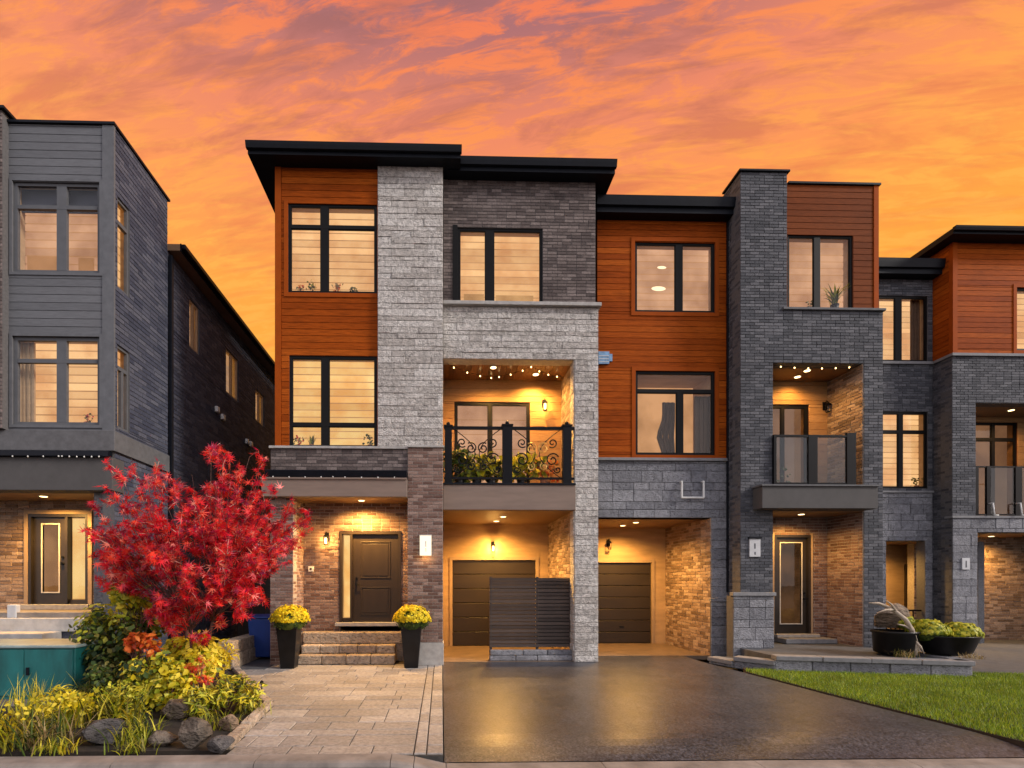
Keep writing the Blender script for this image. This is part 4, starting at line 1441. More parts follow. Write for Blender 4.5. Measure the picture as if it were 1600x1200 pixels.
part('body_wall', 'stucco_dark', hB, (xt1 - 0.3, xt1 - 0.02, YT + 0.36, 24, 0, zsl - 0.07), (bx0, xt1 - 0.3, 23.8, 24, 0, zms))
part('flat_roof', 'roof_felt', hB, (bx0, xto1 - 0.01, 16.0, 24, zms - 0.02, zms + 0.2))
part('flat_roof', 'roof_felt', hB, (xt0 + 0.3, xto1 - 0.2, YT + 0.45, 16, zms + 0.1, zms + 0.3))

# ================================================================== third house at the right edge
hC = empty('townhouse', (15.0, 14.7, 0), 'townhouse at right edge with orange upper storey and black hipped eave', 'house', 'row of townhouses')
YU, YV = 14.70, 15.30
cx0, cx1 = PX(1488, YU), PX(1740, YU)
cr0 = PX(1368, YV)
zcl = PZ(553, 1545, YU)
zcs = PZ(380, 1545, YU)
zc5 = PZ(806, 1545, YU)
cw = rect(1588, 450, 1690, 548, YU)
cb = rect(1525, 630, 1700, 803, YU)
cg = rect(1527, 832, 1700, 1010, YU)
surface(hC, FRONT(YU), cx0 + 0.14, cx1, zcl, zcs + 0.02, 'plank_orange', [(cw[0], cw[1], cw[2], cw[3])], single=40)
part('corner_board', 'trim_orange', hC, (cx0, cx0 + 0.138, YU - 0.02, YU + 0.1, zcl, zcs))
surface(hC, FACE_LEFT(cx0), -(YV + 0.3), -(YU + 0.102), zcl, zcs, 'plank_orange', single=30)
window(hC, FRONT(YU), *cw, [(1, [0.5, 0.5])], 'blind_warm', casing=('trim_orange', 0.1))
surface(hC, FRONT(YU), cx0, cx1, zc5, zcl - 0.08, 'brick_charcoal', [(cb[0], cb[1], -1, cb[3])], thick=0.35, single=120)
surface(hC, FACE_LEFT(cx0), -(YV + 0.1), -(YU + 0.013), 0.0, zcl - 0.08, 'brick_charcoal', single=120)
surface(hC, FRONT(YU - 0.015), cx0, cx1, 0.0, zc5 - 0.07, 'stone_grey', [(cg[0], cg[1], -1, cg[3])], thick=0.35, single=60)
part('ledge', 'ledge_grey', hC, (cx0 - 0.05, cx1, YU - 0.06, YU + 0.2, zcl - 0.078, zcl), (cr0, cx0 - 0.052, YV - 0.06, YV + 0.1, zcl - 0.078, zcl), (cx0 - 0.05, cx0 + 0.1, YU + 0.2, YV + 0.1, zcl - 0.078, zcl))
part('ledge', 'ledge_grey', hC, (cx0 - 0.04, cx1, YU - 0.05, YU + 0.2, zc5 - 0.068, zc5 - 0.002))
eave(hC, PX(1492, 14.3) - 0.05, cx1 + 0.3, 14.3, 17.5, zcs, PZ(357, 1545, 14.3) - zcs)
# recessed strip between the houses
ra = rect(1372, 462, 1450, 558, YV)
ra = (ra[0], ra[1], zcl + 0.01, ra[3])
rbq = rect(1378, 643, 1450, 763, YV)
ro = rect(1385, 845, 1446, 980, YV)
zre = PZ(430, 1420, YV - 0.2)
zr5 = PZ(767, 1420, YV)
surface(hC, FRONT(YV), cr0, cx0 + 0.002, zr5, zre, 'brick_charcoal', [ra, (rbq[0], rbq[1], rbq[2], rbq[3])], thick=0.3, single=60)
surface(hC, FRONT(YV), cr0, cx0 + 0.002, 0.0, zr5 - 0.06, 'stone_grey', [(ro[0], ro[1], -1, ro[3])], thick=0.3, single=40)
part('ledge', 'ledge_grey', hC, (cr0, cx0 - 0.003, YV - 0.05, YV + 0.1, zr5 - 0.058, zr5 - 0.002))
window(hC, FRONT(YV), *ra, [(1, [0.42, 0.58])], 'blind_warm', mull=0.2)
part('curtain', 'curtain_brown', hC, *[(ra[1] - 0.34 + 0.05 * k, ra[1] - 0.295 + 0.05 * k, YV + 0.2 + 0.02 * (k % 2), YV + 0.24 + 0.02 * (k % 2), ra[2] + 0.02, ra[3] - 0.02) for k in range(6)])
window(hC, FRONT(YV), *rbq, [(0.25, [0.42, 0.58]), (0.75, [0.42, 0.58])], 'blind_warm', mull=0.14)
eave(hC, cr0 - 0.3, PX(1478, 15.0), 15.0, 17.5, zre, PZ(407, 1425, 15.0) - zre)
# its porch, balcony and garage
part('porch_wall', 'stucco_tan', hC, (ro[0] - 1.0, ro[1] + 2.2, 17.2, 17.4, 0, ro[3] + 0.6))
part('porch_ceiling', 'soffit_brown', hC, (ro[0] - 0.6, ro[1] + 2.0, YV + 0.31, 17.3, ro[3] + 0.01, ro[3] + 0.1))
part('porch_side', 'brick_charcoal', hC, (ro[0] - 0.5, ro[0] - 0.02, YV + 0.3, 17.2, 0, ro[3]))
part('porch_side', 'brick_charcoal', hC, (ro[1] + 2.0, ro[1] + 2.2, YV + 0.32, 17.2, 0, ro[3]))
dpx = rect(1418, 885, 1455, 985, 17.15)
front_door(hC, dpx[0], dpx[1], 0.35, dpx[3], 17.15, 'door_brown')
part('porch_rail', 'iron_black', hC, (ro[0] + 0.02, ro[1] - 0.02, YV + 0.1, YV + 0.15, 1.02, 1.07), *[(ro[0] + 0.1 + 0.14 * k, ro[0] + 0.125 + 0.14 * k, YV + 0.112, YV + 0.138, 0.3, 1.02) for k in range(7)])
pot_light(hC, (ro[0] + ro[1]) / 2, 16.4, ro[3] + 0.008, 22)
YW = 16.0
surface(hC, FRONT(YW), cb[0] - 0.3, cb[1] + 0.2, zc5, cb[3] + 0.1, 'plank_tan', [(PX(1527, YW) - 0.2, PX(1590, YW), zc5 + 0.01, PZ(660, 1555, YW))], single=20)
window(hC, FRONT(YW), PX(1527, YW) - 0.2, PX(1590, YW), zc5 + 0.02, PZ(660, 1555, YW), [(0.16, [0.5, 0.5]), (0.84, [0.5, 0.5])], 'blind_dim', glass='glass_door', mull=0.1, band=3)
part('balcony_ceiling', 'soffit_brown', hC, (cb[0] - 0.2, cb[1] + 0.1, YU + 0.35, YW + 0.1, cb[3] + 0.004, cb[3] + 0.1))
part('balcony_floor', 'stucco_dark', hC, (cb[0] - 0.2, cb[1] + 0.1, YU + 0.36, YW + 0.1, zc5 - 0.3, zc5 - 0.004))
part('side_wall', 'brick_charcoal', hC, (cb[0] - 0.3, cb[0] - 0.01, YU + 0.36, YW, zc5, cb[3] + 0.1))
pot_light(hC, PX(1580, 15.3), 15.3, cb[3], 11)
zrl = PZ(728, 1560, YU)
rc = part('balcony_railing', 'iron_black', hC, (cb[0], cb[1], YU + 0.02, YU + 0.07, zrl - 0.04, zrl))
part('bottom_rail', 'iron_black', rc, (cb[0], cb[1], YU + 0.02, YU + 0.07, zc5 + 0.02, zc5 + 0.06))
for a, b in ((1525, 1530), (1543, 1549), (1588, 1598)):
    part('post', 'iron_black', rc, (PX(a, YU), PX(b, YU), YU + 0.012, YU + 0.078, zc5, zrl))
for a, b in ((1549, 1588), (1598, 1640)):
    part('glass_panel', 'glass_rail', rc, (PX(a, YU) + 0.01, PX(b, YU) - 0.01, YU + 0.04, YU + 0.05, zc5 + 0.06, zrl - 0.042))
for px_ in (1553, 1596):
    xa, za = on_plane(px_, 786, YU - 0.12)
    zb_ = PZ(805, px_, YU - 0.12)
    copper_tube(hC, 'wall_bracket', [(xa - 0.03, YU + 0.0, za), (xa - 0.03, YU - 0.12, za), (xa, YU - 0.13, zb_), (xa + 0.13, YU - 0.12, zb_)], 0.022, 'white_paint')
surface(hC, FRONT(16.5), cg[0] - 0.2, 23.0, 0.0, cg[3] + 0.2, 'brick_tan', single=0)
part('garage_ceiling', 'soffit_brown', hC, (cg[0] - 0.2, 23.0, YU + 0.34, 16.6, cg[3] + 0.002, cg[3] + 0.1))
part('side_wall', 'brick_charcoal', hC, (cx1 - 0.3, cx1 - 0.05, YU + 0.4, 24, 0, zcs), (cx0 + 0.02, cx0 + 0.2, YV + 0.35, 24, zc5, zcs), (cr0, cx1, 23.8, 24, 0, zre))
pot_light(hC, PX(1565, 15.6), 15.9, cg[3], 22)
npc = rect(1502, 872, 1514, 890, YU - 0.02)
nc = part('number_plaque', 'plaque_white', hC, (npc[0], npc[1], YU - 0.05, YU - 0.005, npc[2], npc[3]), bevel=0.004)
part('mark', 'frame_grey', nc, ((npc[0] + npc[1]) / 2 - 0.02, (npc[0] + npc[1]) / 2 + 0.02, YU - 0.053, YU - 0.051, npc[2] + 0.06, npc[3] - 0.08))

# ================================================================== neighbouring house on the left
hL = empty('townhouse', (-8.5, 10.75, 0), 'grey-clad neighbouring house at left edge with long brick side coloured as in shade', 'house', 'row of townhouses')
YN = 10.75
XS = PX(178, YN)
nx0 = PX(12, YN)
znb = PZ(673, 95, YN)
znt = PZ(191, 95, YN)
a1 = rect(20, 284, 156, 426, YN)
a2 = rect(20, 526, 156, 664, YN)
surface(hL, FRONT(YN), nx0, a1[1] + 0.06, znb, znt - 0.05, 'plank_grey', [a1, a2], single=70)
part('corner_board', 'trim_grey', hL, (a1[1] + 0.061, XS + 0.012, YN - 0.02, YN + 0.03, znb, znt - 0.05))
window(hL, FRONT(YN), *a1, [(0.25, [0.55, 0.45]), (0.75, [0.55, 0.45])], 'blind_pink', 'frame_grey', mull=0.20, bar=0.07, casing=('trim_grey', 0.06))
window(hL, FRONT(YN), *a2, [(0.25, [0.55, 0.45]), (0.75, [0.55, 0.45])], 'blind_warm', 'frame_grey', mull=0.20, bar=0.07, casing=('trim_grey', 0.06))
part('dark_transom', 'unlit_navy', hL, (a1[0] + 0.02, a1[1] - 0.02, YN + 0.20, YN + 0.22, a1[3] - 0.50, a1[3] - 0.02))  # added dark sheet; the unlit look of the top panes is its colour
part('curtain', 'stucco_tan', hL, *[(a2[0] + 0.03 + 0.05 * k, a2[0] + 0.075 + 0.05 * k, YN + 0.2 + 0.02 * (k % 2), YN + 0.24 + 0.02 * (k % 2), a2[2] + 0.03, a2[3] - 0.03) for k in range(5)])
part('chair_back', 'room_peach', hL, (a1[0] + 0.08, a1[0] + 0.86, YN + 0.26, YN + 0.29, a1[2] + 0.07, a1[2] + 0.50), bevel=0.01)  # these two chair backs glow; room light is put into their material
part('chair_back', 'room_peach', hL, (a1[1] - 0.62, a1[1] - 0.30, YN + 0.26, YN + 0.29, a1[2] + 0.07, a1[2] + 0.48), bevel=0.01)
YE = on_side(262, XS)
sy0, sy1 = YN + 0.12, on_side(203, XS)
s1 = (sy0, sy1, side_z(183, 448, XS), side_z(183, 305, XS))
s2 = (sy0, sy1, side_z(183, 668, XS), side_z(183, 537, XS))
surface(hL, FACE_RIGHT(XS), YN + 0.031, YE, 0.0, znt - 0.05, 'brick_shade_blue', [s1, s2], thick=0.25, single=300)
window(hL, FACE_RIGHT(XS), *s1, [(0.25, [1]), (0.75, [1])], 'blind_warm', 'frame_grey', mull=0.1, depth=0.2)
window(hL, FACE_RIGHT(XS), *s2, [(0.25, [1]), (0.75, [0.5, 0.5])], 'blind_warm', 'frame_grey', mull=0.08, depth=0.2)
part('parapet_cap', 'metal_black', hL, (nx0 - 0.3, XS + 0.04, YN - 0.05, YE + 0.05, znt - 0.05, znt))
ze = side_z(266, 372, XS + 0.3)
holes2 = []
for pa, pb, top, bot in ((297, 312, 466, 545), (354, 373, 542, 616), (400, 413, 607, 660)):
    ya, yb_ = on_side(pa, XS), on_side(pb, XS)
    holes2.append((ya, yb_, side_z(pa, bot - 4, XS), side_z(pa, top, XS)))
surface(hL, FACE_RIGHT(XS - 0.01), YE + 0.001, 24.0, 0.0, ze, 'brick_shade_blue', holes2, thick=0.25)
for hq in holes2:
    window(hL, FACE_RIGHT(XS - 0.01), *hq, [(1, [0.5, 0.5])], 'blind_dim', 'casing_tan', mull=0.09, depth=0.2)
for pv, yv in ((337, 640), (346, 652), (384, 690), (390, 694)):
    yy, zz = on_side(pv, XS), side_z(pv, yv, XS)
    part('vent_hood', 'white_paint', hL, (XS - 0.004, XS + 0.10, yy - 0.09, yy + 0.09, zz - 0.09, zz + 0.09), bevel=0.03)
rf = part('roof', 'roof_felt', hL, (nx0 - 4, XS + 0.28, YE + 0.05, 24.2, ze + 0.03, ze + 0.12))
part('soffit', 'soffit_brown', rf, (XS - 0.01, XS + 0.30, YE + 0.02, 24.2, ze, ze + 0.028))
part('fascia', 'metal_black', rf, (XS + 0.30, XS + 0.33, YE + 0.0, 24.2, ze - 0.01, ze + 0.17))
part('gutter', 'metal_black', rf, (XS + 0.332, XS + 0.43, YE + 0.0, 24.2, ze + 0.04, ze + 0.16), bevel=0.02)
part('end_fascia', 'soffit_brown', rf, (XS - 0.01, XS + 0.30, YE - 0.01, YE + 0.018, ze - 0.01, ze + 0.15))
MB().box(XS + 0.01, XS + 0.10, YE + 0.01, YE + 0.10, 0.2, ze - 0.1).build('downspout', 'metal_black', hL, bevel=0.01)
# ledge, lights cord beam and porch
znl = PZ(705, 95, YN)
part('ledge', 'ledge_dark', hL, (nx0 - 3, XS + 0.05, YN - 0.06, YE, znl, znb), bevel=0.012)
g = MB().prism_x([(YN - 0.02, znl - 0.02), (YN - 0.14, znl - 0.02), (YN - 0.17, znl - 0.14), (YN - 0.02, znl - 0.14)], nx0 - 3, XS - 0.02)
g.build('gutter', 'metal_black', hL)
znm = PZ(766, 95, YN - 0.1)
part('porch_beam', 'stucco_dark', hL, (nx0 - 3, XS + 0.03, YN - 0.10, YN + 0.3, znm, znl - 0.142), bevel=0.012)
part('porch_ceiling', 'soffit_brown', hL, (nx0 - 3, XS - 0.1, YN + 0.3, 12.6, znm + 0.02, znm + 0.1))
YO = 12.2
dl = rect(50, 808, 101, 944, YO)
sdl = (PX(106, YO), PX(134, YO))
surface(hL, FRONT(YO), nx0 - 3, XS - 0.26, 0.0, znm + 0.05, 'brick_tan', [(dl[0] - 0.16, sdl[1] + 0.16, -1, dl[3] + 0.16)], thick=0.2, single=0)
front_door(hL, dl[0], dl[1], dl[2], dl[3], YO, 'door_black', side=(dl[1] + 0.05, sdl[1]), glass=(dl[0] + 0.18, dl[1] - 0.14, dl[2] + 0.26, dl[3] - 0.14))
part('casing', 'casing_tan', hL, (dl[0] - 0.16, dl[0] - 0.072, YO - 0.04, YO + 0.05, dl[2], dl[3] + 0.16), (sdl[1] + 0.072, sdl[1] + 0.16, YO - 0.04, YO + 0.05, dl[2], dl[3] + 0.16), (dl[0] - 0.072, sdl[1] + 0.072, YO - 0.04, YO + 0.05, dl[3] + 0.072, dl[3] + 0.16))
surface(hL, FRONT(10.95), PX(146, 10.95), XS - 0.005, 0.0, znm + 0.01, 'stone_grey', thick=0.5, single=60)
pot_light(hL, PX(79, 11.7), 11.5, znm + 0.018, 36)
part('porch_floor', 'concrete', hL, (nx0 - 3, XS - 0.3, YN + 0.25, YO + 0.1, 0.0, dl[2] - 0.12), bevel=0.01)
part('door_sill', 'ledge_stone', hL, (dl[0] - 0.2, sdl[1] + 0.2, YO - 0.22, YO + 0.1, dl[2] - 0.118, dl[2] - 0.003), bevel=0.008)
part('porch_edge', 'concrete_white', hL, (nx0 - 3, XS - 0.28, YN + 0.1, YN + 0.245, PZ(987, 80, YN + 0.1), PZ(966, 80, YN + 0.1)), bevel=0.012)
surface(hL, FRONT(YN + 0.14), nx0 - 3, XS - 0.28, 0.0, PZ(987, 80, YN + 0.1) - 0.003, 'brick_shade_blue', thick=0.1)
part('front_step', 'concrete_white', hL, (nx0 - 3, PX(66, YN - 0.4), YN - 0.4, YN + 0.13, 0.0, PZ(990, 40, YN - 0.4)), bevel=0.02)
surface(hL, FRONT(YN - 0.16), nx0 - 3, nx0 + 0.02, znb, PZ(172, 5, YN - 0.16), 'brick_umber', thick=0.5)
part('parapet_cap', 'metal_black', hL, (nx0 - 3, nx0 + 0.10, YN - 0.22, YN + 0.5, PZ(172, 5, YN - 0.16), PZ(168, 5, YN - 0.16)))
part('body_wall', 'stucco_dark', hL, (nx0 - 3.2, nx0 - 3, YN, 24, 0, ze), (nx0 - 3, XS - 0.3, 23.8, 24, 0, ze))
part('flat_roof', 'roof_felt', hL, (nx0 - 3, XS - 0.02, YN + 0.35, YE, znt - 0.3, znt - 0.06))
MB().box(PX(5, 10.9), PX(20, 10.9), 10.98, 11.1, PZ(966, 12, 10.95), PZ(945, 12, 10.95)).build('meter_box', 'plaque_white', hL, bevel=0.02)


# ================================================================== things in front of the houses
# slatted privacy screen on a low block wall before the garage
YF = 12.62
scr = empty('privacy_screen', (PX(830, YF), YF, 0.0), 'dark brown slatted privacy screen standing before the left garage', 'screen')
sx0, sx1 = PX(765, YF), PX(897, YF) - 0.02
sz0, sz1 = PZ(1011, 830, YF), PZ(902, 830, YF)
mx_ = PX(838, YF)
for a in (sx0, mx_, sx1 - 0.06):
    part('post', 'slat_brown', scr, (a, a + 0.06, YF + 0.02, YF + 0.08, 0.006, sz1 + 0.01))
n = 19
for (a, b) in ((sx0, mx_ + 0.028), (mx_ + 0.032, sx1)):
    for k in range(n):
        z = sz0 + (sz1 - sz0) * k / n
        part('slat', 'slat_brown', scr, (a, b, YF - 0.004, YF + 0.018, z, z + (sz1 - sz0) / n - 0.018))
part('back_board', 'joint_dark', scr, (mx_ + 0.05, sx1 - 0.01, YF + 0.085, YF + 0.10, sz0, sz1 - 0.02))
bw = empty('planter_wall', (PX(830, 12.45), 12.45, 0.0), 'low grey stone block wall under the slatted screen', 'wall')
for r_ in range(2):
    xs_ = [sx0 - 0.02, sx0 + 0.62, sx0 + 1.15, sx1 + 0.0] if r_ == 0 else [sx0, sx0 + 0.8, sx0 + 1.4, sx1 - 0.02]
    for a, b in zip(xs_, xs_[1:]):
        part('stone_block', 'stone_grey', bw, (a + 0.005, b - 0.005, 12.42 + 0.02 * r_ + random.uniform(-0.01, 0.01), 12.60, 0.008 + 0.135 * r_, 0.135 + 0.13 * r_), bevel=0.02)


# ------------------------------------------------------------------ foliage meshes
def frames(nrm, spin):
    """rotation matrices that turn local z to nrm"""
    nrm = nrm / np.maximum(np.linalg.norm(nrm, axis=1, keepdims=True), 1e-9)
    ref = np.where(np.abs(nrm[:, 2:3]) > 0.95, np.array([[1.0, 0, 0]]), np.array([[0, 0, 1.0]]))
    a = np.cross(ref, nrm)
    a /= np.linalg.norm(a, axis=1, keepdims=True)
    b = np.cross(nrm, a)
    c, s_ = np.cos(spin)[:, None], np.sin(spin)[:, None]
    return np.stack([a * c + b * s_, -a * s_ + b * c, nrm], axis=2)


def scatter_mesh(bv, bf, pos, rot, scale):
    bv = np.asarray(bv, float)
    n, k = len(pos), len(bv)
    v = np.einsum('nij,kj->nki', rot, bv) * np.asarray(scale)[:, None, None] + pos[:, None, :]
    off = (np.arange(n) * k)[:, None]
    loops, starts, totals = [], [], []
    groups = {}
    for f in bf:
        groups.setdefault(len(f), []).append(f)
    fl, tl = [], []
    for ln, fs in groups.items():
        fs = np.array(fs)
        a = (fs[None] + off[:, :, None]).reshape(-1, ln)
        fl.append(a.reshape(-1))
        tl.append(np.full(len(a), ln))
    return v.reshape(-1, 3), np.concatenate(fl), np.concatenate(tl)


def np_object(name, v, loops, totals, mat, parent=None, origin=None, smooth=False):
    o0 = np.array(origin if origin is not None else [(v[:, 0].min() + v[:, 0].max()) / 2, (v[:, 1].min() + v[:, 1].max()) / 2, v[:, 2].min()])
    me = bpy.data.meshes.new(name)
    me.vertices.add(len(v))
    me.vertices.foreach_set('co', (v - o0).astype(np.float32).ravel())
    me.loops.add(len(loops))
    me.loops.foreach_set('vertex_index', loops.astype(np.int32))
    me.polygons.add(len(totals))
    me.polygons.foreach_set('loop_start', np.concatenate([[0], np.cumsum(totals)[:-1]]).astype(np.int32))
    me.polygons.foreach_set('loop_total', totals.astype(np.int32))
    me.update(calc_edges=True)
    me.validate()
    me.materials.append(MATS[mat])
    if smooth:
        me.polygons.foreach_set('use_smooth', [True] * len(me.polygons))
    o = bpy.data.objects.new(name, me)
    return attach(o, parent, Matrix.Translation(Vector(o0)))


def maple_leaf():
    """five long pointed lobes, folded along the midrib"""
    v = [(0, 0, 0)]
    ang = [-128, -104, -74, -50, -36, -18, 0, 18, 36, 50, 74, 104, 128]
    rad = [0.34, 0.16, 0.76, 0.20, 0.96, 0.24, 1.12, 0.24, 0.96, 0.20, 0.76, 0.16, 0.34]
    for a, r_ in zip(ang, rad):
        w = R(a)
        v.append((r_ * math.sin(w), r_ * math.cos(w), -0.22 * r_ * r_ + 0.10 * abs(math.sin(w)) * r_))
    f = [(0, i, i + 1) for i in range(1, len(v) - 1)]
    return v, f


def oval_leaf(w=0.32):
    v = [(0, 0, 0), (-w * 0.8, 0.30, 0.06), (-w, 0.55, 0.06), (0, 1.0, -0.10), (w, 0.55, 0.06), (w * 0.8, 0.30, 0.06), (0, 0.5, -0.03)]
    return v, [(0, 6, 2, 1), (2, 6, 3), (3, 6, 4), (0, 5, 4, 6)]


def blades(n, base_fn, length, lean, width, rng, seg=4, droop=0.9):
    """arching strap leaves; base_fn(i) gives the root point"""
    V, L, T = [], [], []
    off = 0
    for i in range(n):
        p = np.array(base_fn(i), float)
        az = rng.uniform(0, 2 * math.pi)
        ln = length * rng.uniform(0.6, 1.1)
        le = lean * rng.uniform(0.3, 1.0)
        w = width * rng.uniform(0.7, 1.2)
        d = np.array([math.cos(az), math.sin(az), 0])
        s_ = np.array([-d[1], d[0], 0])
        pts = []
        th = le * 0.35
        q = p.copy()
        for k in range(seg + 1):
            f = k / seg
            ww = w * (1 - f ** 2.2) * (0.6 + 0.4 * min(1, f * 4)) + 0.0006
            pts.append((q - s_ * ww / 2, q + s_ * ww / 2))
            q = q + (d * math.sin(th) + np.array([0, 0, math.cos(th)])) * ln / seg
            th += le * droop / seg * 1.6
        for a, b in pts:
            V += [a, b]
        for k in range(seg):
            L += [off + 2 * k, off + 2 * k + 1, off + 2 * k + 3, off + 2 * k + 2]
            T.append(4)
        off += 2 * (seg + 1)
    return np.array(V), np.array(L), np.array(T)


def twig_mesh(name, paths, mat, parent, r0=0.01, r1=0.003, n=5):
    m = MB()
    for pth, ra, rb_ in paths:
        k = len(pth)
        m.tube(pth, [ra + (rb_ - ra) * i / (k - 1) for i in range(k)], n)
    return m.build(name, mat, parent, smooth=True)


# ------------------------------------------------------------------ red Japanese maple
MAPLE_Y = 8.35
mb_ = on_ground(298, 1094)
maple = empty('maple_tree', (mb_.x, mb_.y, 0), 'crimson-leaved Japanese maple in the front garden bed', 'tree')
fork = Vector((mb_.x + 0.02, mb_.y, 1.05))
rm = random.Random(5)
rngm = np.random.default_rng(5)
outline = [(178, 740), (205, 716), (240, 728), (262, 748), (300, 742), (330, 712), (344, 690), (360, 722), (392, 706), (412, 712), (405, 745), (428, 770), (446, 800), (470, 792), (478, 812),
           (462, 845), (440, 862), (448, 882), (412, 890), (400, 925), (408, 945), (385, 962), (340, 972), (312, 1000), (290, 1012), (268, 980), (235, 955), (240, 925), (200, 912), (158, 906), (165, 880), (150, 862),
           (130, 818), (165, 828), (150, 790), (178, 778), (165, 758)]


def inside(x_, y_, poly):
    c = False
    j = len(poly) - 1
    for i in range(len(poly)):
        xi, yi = poly[i]
        xj, yj = poly[j]
        if (yi > y_) != (yj > y_) and x_ < (xj - xi) * (y_ - yi) / (yj - yi) + xi:
            c = not c
        j = i
    return c


targets = []
for px_, py_ in outline:
    Yd = mb_.y + rm.uniform(-0.35, 0.35)
    X_, Z_ = on_plane(px_, py_, Yd)
    targets.append((Vector((X_, Yd, Z_)), True))
while len(targets) < 150:
    px_, py_ = rm.uniform(130, 480), rm.uniform(690, 975)
    if not inside(px_, py_, outline):
        continue
    e = 1 - ((px_ - 305) / 190) ** 2 - ((py_ - 835) / 160) ** 2
    Yd = mb_.y + rm.uniform(-1, 1) * 1.15 * math.sqrt(max(0.04, e))
    X_, Z_ = on_plane(px_, py_, Yd)
    targets.append((Vector((X_, Yd, Z_)), False))
trunk_paths = []
stems = []
for k, (dx, dy, h_) in enumerate(((-0.05, 0.0, 1.0), (0.16, 0.08, 1.15), (0.05, -0.12, 0.9))):
    b0 = Vector((mb_.x + 0.04 * k - 0.04, mb_.y + 0.03 * k, -0.05))
    tip = Vector((mb_.x + dx * 2.2, mb_.y + dy * 2, h_ + 0.55))
    midp = b0.lerp(tip, 0.5) + Vector((rm.uniform(-0.06, 0.06), rm.uniform(-0.05, 0.05), 0))
    pth = [b0, b0.lerp(midp, 0.55), midp, midp.lerp(tip, 0.6) + Vector((0.02, 0, 0)), tip]
    trunk_paths.append((pth, 0.045 - 0.008 * k, 0.022))
    stems.append((midp, tip))
twig_mesh('trunk', trunk_paths, 'bark_maple', maple, n=8)
limbs, twigs = [], []
lp, ln_, ls = [], [], []
for tgt, edge in targets:
    st = min(stems, key=lambda s_: (s_[1] - tgt).length)
    a = st[0].lerp(st[1], rm.uniform(0.5, 1.0))
    c1 = a.lerp(tgt, 0.4) + Vector((rm.uniform(-0.1, 0.1), rm.uniform(-0.1, 0.1), 0.12))
    pth = []
    for i in range(7):
        f = i / 6
        pth.append((1 - f) ** 2 * a + 2 * f * (1 - f) * c1 + f * f * tgt)
    limbs.append((pth, 0.012, 0.003))
    # side twigs with leaf pairs near the end of the limb
    nb = 7 if edge else 9
    for j in range(nb):
        f = rm.uniform(0.55, 1.0) if not edge else rm.uniform(0.62, 1.0)
        i = min(5, int(f * 6))
        p0 = pth[i].lerp(pth[i + 1], f * 6 - i)
        dirv = (pth[-1] - pth[-2]).normalized() * 0.8 + Vector((rm.gauss(0, 0.6), rm.gauss(0, 0.6), rm.gauss(0.05, 0.5)))
        L_ = rm.uniform(0.10, 0.26) * (0.8 if edge else 1.1)
        dirv = dirv.normalized() * L_
        p1 = p0 + dirv * 0.5 + Vector((0, 0, 0.015))
        p2 = p0 + dirv - Vector((0, 0, 0.01))
        twigs.append(([p0, p1, p2], 0.0055, 0.0025))
        for q in range(7):
            f2 = rm.uniform(0.25, 1.05)
            base_p = p0 + dirv * f2
            lp.append([base_p.x + rm.gauss(0, 0.02), base_p.y + rm.gauss(0, 0.02), base_p.z + rm.gauss(0, 0.02)])
            ln_.append([rm.gauss(0, 0.55), rm.gauss(-0.45, 0.55), rm.gauss(0.45, 0.55)])
            ls.append(rm.uniform(0.065, 0.135))
twig_mesh('limb', limbs, 'bark_maple', maple, n=5)['kind'] = 'stuff'
twig_mesh('twig', twigs, 'twig_pale', maple, n=4)['kind'] = 'stuff'
bv, bf = maple_leaf()
rotm = frames(np.array(ln_), rngm.uniform(0, 6.28, len(ln_)))
v, L, T = scatter_mesh(bv, bf, np.array(lp), rotm, np.array(ls))
cr = np_object('crown', v, L, T, 'leaf_red', maple)
cr['kind'] = 'stuff'


